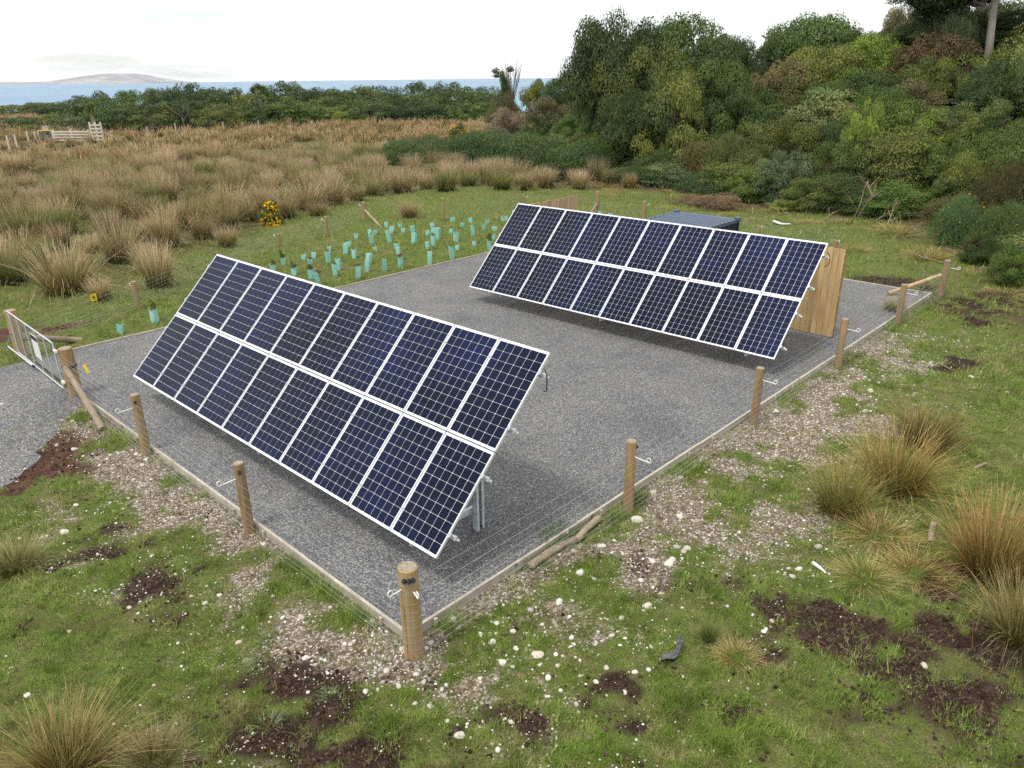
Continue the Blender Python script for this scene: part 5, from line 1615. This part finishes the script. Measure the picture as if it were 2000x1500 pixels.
F = (icf[None] + (np.arange(n) * 11)[:, None, None]).reshape(-1, 3)
me = mesh_np('pebbles', V.reshape(-1, 3), [F], dict(cv=np.repeat(gs.uniform(0, 1, n), 11)), smooth=True)
tag(obj('pebbles', me, M['pebble']), 'loose pale pebbles in the soil along the edging', 'pebbles', kind='stuff')

# broken soil clods in the muddy hollows
cl = []
while len(cl) < 7000:
    x = gs.uniform(-14, 16, 8000); y = gs.uniform(4, 24, 8000)
    mk_ = masks(x, y)
    ok = (gs.uniform(0, 1, 8000) < np.maximum(mk_['mud'], mk_['red']) ** 1.2 * np.clip(9 / np.hypot(x, y), 0, 1)) & (pad_dist(x, y) > .2)
    cl += list(zip(x[ok], y[ok]))
cl = np.array(cl[:7000]); n = len(cl)
r = np.minimum(gs.lognormal(math.log(.015), .42, n), .034)
a = gs.uniform(0, 6.3, n); ca, sa = np.cos(a), np.sin(a)
L = ico[None] * np.stack([r, r * gs.uniform(.6, 1, n), r * gs.uniform(.4, .9, n)], -1)[:, None] * gs.uniform(.7, 1.3, (n, 11, 1))
V = np.stack([L[:, :, 0] * ca[:, None] - L[:, :, 1] * sa[:, None], L[:, :, 0] * sa[:, None] + L[:, :, 1] * ca[:, None], L[:, :, 2]], -1)
V += np.stack([cl[:, 0], cl[:, 1], tz(cl[:, 0], cl[:, 1]) + r * .2], -1)[:, None]
F = (icf[None] + (np.arange(n) * 11)[:, None, None]).reshape(-1, 3)
M['clod'] = Mat('soil_clod', .95, .1)
M['clod'] = M['clod'].col(M['clod'].ramp(M['clod'].attr('cv'), [(0, (.020, .012, .009)), (.6, (.060, .036, .027)), (1, (.125, .082, .062))])).m
tag(obj('soil_clods', mesh_np('soil_clods', V.reshape(-1, 3), [F], dict(cv=np.repeat(gs.uniform(0, 1, n), 11))), M['clod']), 'dark broken soil clods in the trampled muddy hollows', 'soil', kind='stuff')

# ------------------------------------------------------------------ logs, branches and other bits on the ground
def log(label, pts, r, mat, name='log', cat='log', taper=.9):
    P_ = [G(px, py) + Vector((0, 0, r * .8 + dz)) for px, py, dz in pts]
    o0 = P_[0]
    m = MB()
    n = len(P_) * 3
    q = []
    for i in range(n):
        t = i / (n - 1) * (len(P_) - 1); k = min(int(t), len(P_) - 2)
        v = P_[k].lerp(P_[k + 1], t - k) - o0
        q.append(v + Vector((random.uniform(-.1, .1), random.uniform(-.1, .1), random.uniform(-.1, .1))) * r)
    m.tube(q, [r * (1 - (1 - taper) * i / (n - 1)) * random.uniform(.93, 1.07) for i in range(n)], 10)
    o = obj(name, m.mesh(name, True), mat, None, o0)
    return tag(o, label, cat)
log('weathered timber rail lying along the outside of the right edging, nearer piece', [(1036, 1112, 0), (1080, 1080, 0), (1124, 1058, 0)], .062, M['grey_wood'])
log('weathered timber rail lying along the right edging, farther piece', [(1126, 1060, 0.02), (1145, 1040, .03), (1170, 1017, .02)], .055, M['grey_wood'])
log('white bleached driftwood stick lying in the grass at right', [(1587, 1102, 0), (1600, 1112, .01), (1612, 1122, 0)], .030, M['sign_white'], 'driftwood', 'stick', .5)
log('short grey stump standing among the rush tussocks', [(1817, 1062, 0), (1816, 1055, .10), (1817, 1052, .26)], .045, M['grey_wood'], 'stump', 'stump')
log('pale driftwood piece on the grass left of the back fence corner', [(1510, 434, 0), (1525, 441, .03), (1545, 440, 0)], .07, M['sign_white'], 'driftwood', 'stick', .5)
log('dark stick on the grass at the right edge', [(1903, 917, 0), (1925, 908, .02)], .03, M['grey_wood'], 'stick', 'stick', .7)
log('thin pale stick on the grass right of the stony strip', [(1836, 712, 0), (1855, 722, .01), (1870, 728, 0)], .016, M['dead_wood'], 'stick', 'stick', .5)

def rag():
    b = G(1318, 1283); t = bpy.data.meshes.new('x'); bpy.data.meshes.remove(t)
    g = np.random.default_rng(4); V = []; F = []
    for i in range(13):
        for j in range(9):
            s, w = i / 12, (j / 8 - .5)
            V.append((-.20 + .42 * s + .05 * math.sin(5 * s), .22 * s * s - .04 + w * (.07 + .05 * s), .02 + .05 * abs(math.sin(6 * s + 4 * w)) + .05 * s + .012 * g.normal()))
    for i in range(12):
        for j in range(8): F.append((i * 9 + j, (i + 1) * 9 + j, (i + 1) * 9 + j + 1, i * 9 + j + 1))
    m = MB(); m.add(V, F)
    o = obj('plastic_scrap', m.mesh('plastic_scrap', True), M['scrap'], None, (b.x, b.y, b.z), (0, 0, .2))
    md = o.modifiers.new('thick', 'SOLIDIFY'); md.thickness = .006
    tag(o, 'crumpled dark grey plastic scrap lying in the foreground grass', 'scrap')
M['scrap'] = plain('grey_plastic_scrap', (.10, .10, .105), .5, .4, 0, .5, 16)
rag()

def branch_mesh(seed, n=7):
    g = random.Random(seed); m = MB()
    def grow(p, d, L, r, dep):
        pts = [p]; q = p
        for i in range(4):
            d = (d + Vector((g.uniform(-.35, .35), g.uniform(-.35, .35), g.uniform(-.2, .25)))).normalized()
            q = q + d * L / 4; pts.append(q)
        m.tube(pts, [r, r * .85, r * .7, r * .55, r * .35], 6)
        if dep:
            for k in range(g.randint(2, 4)):
                s = pts[g.randint(1, 4)]
                grow(s, (d + Vector((g.uniform(-.9, .9), g.uniform(-.9, .9), g.uniform(-.1, .6)))).normalized(), L * g.uniform(.35, .65), r * .55, dep - 1)
    grow(Vector((0, 0, 0)), Vector((1, 0, .25)).normalized(), 1.0, .03, 2)
    me = m.mesh('branch', True); me.materials.append(M['dead_wood']); return me
BR = [branch_mesh(i) for i in range(7)]
BRP = [(1560, 440, 1.6, 2.2, .35), (1610, 432, 1.8, .6, .3), (1648, 436, 1.5, 2.8, .4), (1700, 438, 2.0, .3, .3), (1560, 455, 1.4, .1, .1), (1735, 442, 1.9, 1.1, .8), (1625, 452, 1.6, 3.0, .05), (1775, 450, 1.8, .8, .5),
       (1830, 452, 2.2, .7, .55), (1800, 458, 1.8, 2.6, .2), (1860, 440, 1.6, 1.4, 1.0), (1880, 480, 2.2, 2.7, .15), (1920, 505, 2.4, 3.4, .35), (1960, 470, 2.4, 2.4, .5), (1870, 500, 2.0, 2.9, .1), (1950, 520, 2.0, .5, .3), (1470, 420, 1.5, 1.2, .6), (1590, 415, 1.5, 2.0, .6), (1690, 415, 1.3, .9, .9), (1500, 412, 1.6, .4, .5)]
BPL = ['by the left end of the fallen branch litter', 'second from left in the branch litter', 'left of the standing dead sapling', 'at the foot of the standing dead sapling', 'lying flat in front of the branch litter, left side', 'upright just right of the dead sapling',
       'lying low in front of the dead sapling', 'above the straw clump at the bush edge', 'slanting against the gorse on the right', 'in front of the slanting branch by the gorse', 'twisted upright at the foot of the gorse', 'fanned out beyond the back fence corner', 'curved one right of the back fence corner',
       'arching out of the bush at the right edge', 'tangled low one near the back fence corner', 'low one by the dark bush at right edge', 'in the bush just right of container', 'half buried in bush behind the branch litter', 'thin one inside the bush behind dead sapling', 'behind the container corner at bush edge']
for (px, py, s, az, el), lab in zip(BRP, BPL):
    b = G(px, py)
    o = obj('fallen_branch', BR[int(px) % 7], None, None, (b.x, b.y, b.z + .04), (random.uniform(-.3, .3), -el * .6, az), (s * .52, s * .52, s * .4))
    tag(o, 'grey dead branch ' + lab, 'branch', 'fallen branches along the bush edge')
# standing dead sapling
b = G(1668, 440); t = thing('dead_sapling', 'pale forked dead sapling leaning in front of the bush', 'tree', b)
m = MB(); Yd = b.y
def rel(px, py, dy=0): return at_Y(px, py, Yd + dy) - b
m.tube([rel(1662, 438), rel(1680, 400), rel(1690, 362)], [.032, .025, .013], 7); m.tube([rel(1676, 425), rel(1695, 392), rel(1722, 372)], [.032, .022, .01], 7); m.tube([rel(1684, 398), rel(1705, 380), rel(1712, 358)], [.03, .02, .01], 6)
obj('trunk', m.mesh('trunk', True), M['dead_wood'], t)
for k, (dx, dy, sc_) in enumerate(((1705, 385, 1.0), (1668, 402, .9), (1690, 372, .8))):
    obj('dead_twigs', BR[k], None, t, rel(dx, dy), (0, -.5, 1.5 + k), (sc_, sc_, sc_))
for px, py, s, lab in ((1400, 408, 2.4, 'heap of brown dead brush behind the container'), (1350, 400, 1.8, 'low brown dead brush left of the heap behind container'), (1790, 418, 1.8, 'pale twiggy dead bush at edge of the bush on right'), (1960, 540, 1.3, 'brown dead brush at the right edge of grass'), (1860, 470, 1.4, 'small dead brush heap beyond back fence')):
    b = G(px, py); o = obj('dead_brush', CROWN['wispy'][int(px) % 3], None, None, b - Vector((0, 0, .05)), (0, 0, random.uniform(0, 6)), (s * .7, s * .6, s * .38)); o.color = (.24, .165, .115, 1); tag(o, lab, 'dead brush')

# straw clumps and small branches scattered along the foot of the bush
gl_ = np.random.default_rng(77)
k = 0
while k < 70:
    x = gl_.uniform(2, 22); y = gl_.uniform(22, 56)
    d = float(forest_d(np.array(x), np.array(y)))
    if not (-4.0 < d < .6) or x / y > .74 or float(pad_dist(np.array(x), np.array(y))) < 2.2: continue
    z = float(tz(x, y))
    side = 'left of the container' if x < 8 else 'behind the branch litter' if x < 14 else 'below the gorse on the right'
    if k % 3:
        w = gl_.uniform(.35, .8)
        o = obj('dead_thatch', THATCH[k % 2], None, None, (x, y, z - .03), (0, 0, gl_.uniform(0, 6.3)), (w, w, w * gl_.uniform(.5, .9)))
        q = gl_.uniform(0, 1); o.color = (1.7 + .3 * q, 1.3 + .25 * q, 1.0 + .35 * q, 1)
        tag(o, ('orange' if q < .4 else 'pale') + ' straw clump at the foot of the bush ' + side, 'dead grass', 'straw clumps along the bush edge')
    else:
        w = gl_.uniform(.5, 1.1)
        o = obj('fallen_branch', BR[k % 7], None, None, (x, y, z + .03), (gl_.uniform(-.3, .3), gl_.uniform(-.15, .1), gl_.uniform(0, 6.3)), (w, w, w * .6))
        tag(o, 'small grey stick lying at the foot of the bush ' + side, 'branch', 'small sticks along the bush edge')
    k += 1

# ------------------------------------------------------------------ grass
def grass(n, rlo, rhi, seed, length, width, power=1.0, flat_turf=False, name='grass', label='short pasture grass round the gravel pad'):
    g = np.random.default_rng(seed)
    th = g.uniform(-.86, .86, n)
    t = g.uniform(0, 1, n)
    r_ = rlo * (rhi / rlo) ** (t ** power)
    x = r_ * np.sin(th); y = r_ * np.cos(th)
    d = pad_dist(x, y); mk_ = masks(x, y); fd = forest_d(x, y)
    u, v = to_uv(x, y)
    lane = (u < .1) & (v > 10.9) & (v < 15.5) & (u > -26)
    cover = (1 - .80 * sstep(.2, .8, mk_['peb'])) * (1 - .80 * sstep(.25, .8, mk_['mud'])) * (1 - .95 * sstep(.2, .5, mk_['red'])) * (fd < 2.0)
    tf = fbm(x * 4.6, y * 4.6, 81)
    tuft = .22 + .78 * sstep(.42, .58, tf) if not flat_turf else 1.0
    ok = (d > .07) & (~lane) & (g.uniform(0, 1, n) < cover * tuft)
    x, y, r_, d, u, v, tf = x[ok], y[ok], r_[ok], d[ok], u[ok], v[ok], tf[ok]; n = len(x)
    fld = poly_d(x, y, FB)
    lod = np.clip(r_ / 9.0, 1, 4)
    edge = 1 + 1.3 * sstep(.45, .12, d) * (fbm(x * 1.2, y * 1.2, 83) > .47)
    plantp = 1 + .15 * ((v > 15.2) & (fld < 1))
    if flat_turf: tf = tf * 0 + .45
    ln = length * g.lognormal(0, .35, n) * (.6 + .7 * sstep(.42, .7, fbm(x * 1.4, y * 1.4, 82)) + .9 * sstep(.48, .68, tf)) * edge * plantp * lod ** .35
    wd = width * g.uniform(.7, 1.4, n) * lod ** .8
    az = g.uniform(0, 6.3, n); le = np.abs(g.normal(.5, .4, n))
    z = tz(x, y) - .006
    dx = np.cos(az) * np.sin(le) * ln; dy = np.sin(az) * np.sin(le) * ln; dz = np.cos(np.clip(le, 0, 1.45)) * ln
    sx = -np.sin(az + g.normal(0, .8, n)) * wd * .5; sy = np.cos(az + g.normal(0, .8, n)) * wd * .5
    V = np.stack([np.stack([x - sx, y - sy, z], -1), np.stack([x + sx, y + sy, z], -1), np.stack([x + dx, y + dy, z + dz], -1)], 1).reshape(-1, 3)
    dryv = np.clip(sstep(.45, .75, fbm(x * .9, y * .9, 84)) * .40 + .6 * sstep(.54, .70, fbm(x * 3.4, y * 3.4, 86)) + .35 * sstep(-4, 1, fld) + .5 * (g.uniform(0, 1, n) < .10), 0, 1)
    dryv = np.clip(dryv * g.uniform(.3, 1.3, n), 0, 1)
    cv = np.clip(.55 * g.uniform(0, 1, n) + 1.5 * (fbm(x * 5, y * 5, 85) - .5) + .25, 0, 1)
    me = mesh_np(name, V, [np.arange(3 * n).reshape(n, 3)], dict(cv=np.repeat(cv, 3), dry=np.repeat(dryv, 3)))
    tag(obj(name, me, M['grass']), label, 'grass', kind='stuff')
grass(1100000, 4.6, 48, 1, .052, .0085)
grass(520000, 4.6, 22, 2, .030, .0090, flat_turf=True, name='turf', label='close cropped turf between the longer grass tufts')

# weeds: small leafy rosettes here and there
ROS = []
for i in range(2):
    V, F, A = blades(110, .12, .20, .75, .010, seed=700 + i, droop=.4, taper=.3)
    me = mesh_np('rosette', V, [F], dict(cv=A['cv'])); me.materials.append(M['leaf']); ROS.append(me)
for px, py, s, lab in ((525, 1415, .9, 'grey green thistle rosette beside the bottom left mud'), (645, 1360, .7, 'pale weed rosette right of the thistle by the mud'), (500, 1295, .7, 'small pale weed rosette above the thistle'), (340, 950, 1.3, 'dark green weed patch below the second left post'), (520, 1095, 1.2, 'green weed patch outside the front edging'), (370, 1100, .8, 'faint green weed clump left of the stony strip'),
                       (1075, 1062, 1.3, 'tall green grass clump inside the right edging near the leg'), (1100, 1050, 1.2, 'green grass clump inside the edging beside the tall one')):
    b = G(px, py); o = obj('weed', ROS[int(px) % 2], None, None, (b.x, b.y, max(b.z, 0 if pad_dist(np.array(b.x), np.array(b.y)) <= 0 else -9)), (0, 0, random.uniform(0, 6)), (s, s, s * (1.5 if 1000 < px < 1110 else .7)))
    o.color = (.10, .16, .07, 1) if px > 330 and py < 1120 else (.17, .22, .12, 1); tag(o, lab, 'weed')

# ------------------------------------------------------------------ haze
hm = bpy.data.materials.new('haze'); hm.use_nodes = True
ht = hm.node_tree; ht.nodes.clear()
ho = ht.nodes.new('ShaderNodeOutputMaterial'); hv = ht.nodes.new('ShaderNodeVolumePrincipled')
hv.inputs['Color'].default_value = (.88, .93, 1.0, 1); hv.inputs['Density'].default_value = 5e-5; hv.inputs['Anisotropy'].default_value = 0.0
ht.links.new(hv.outputs[0], ho.inputs['Volume'])
m = MB(); m.box((0, 5400, 65), (26000, 11200, 150)); 
hz = obj('haze', m, hm); tag(hz, 'pale sea haze over the whole view', 'haze', kind='stuff')
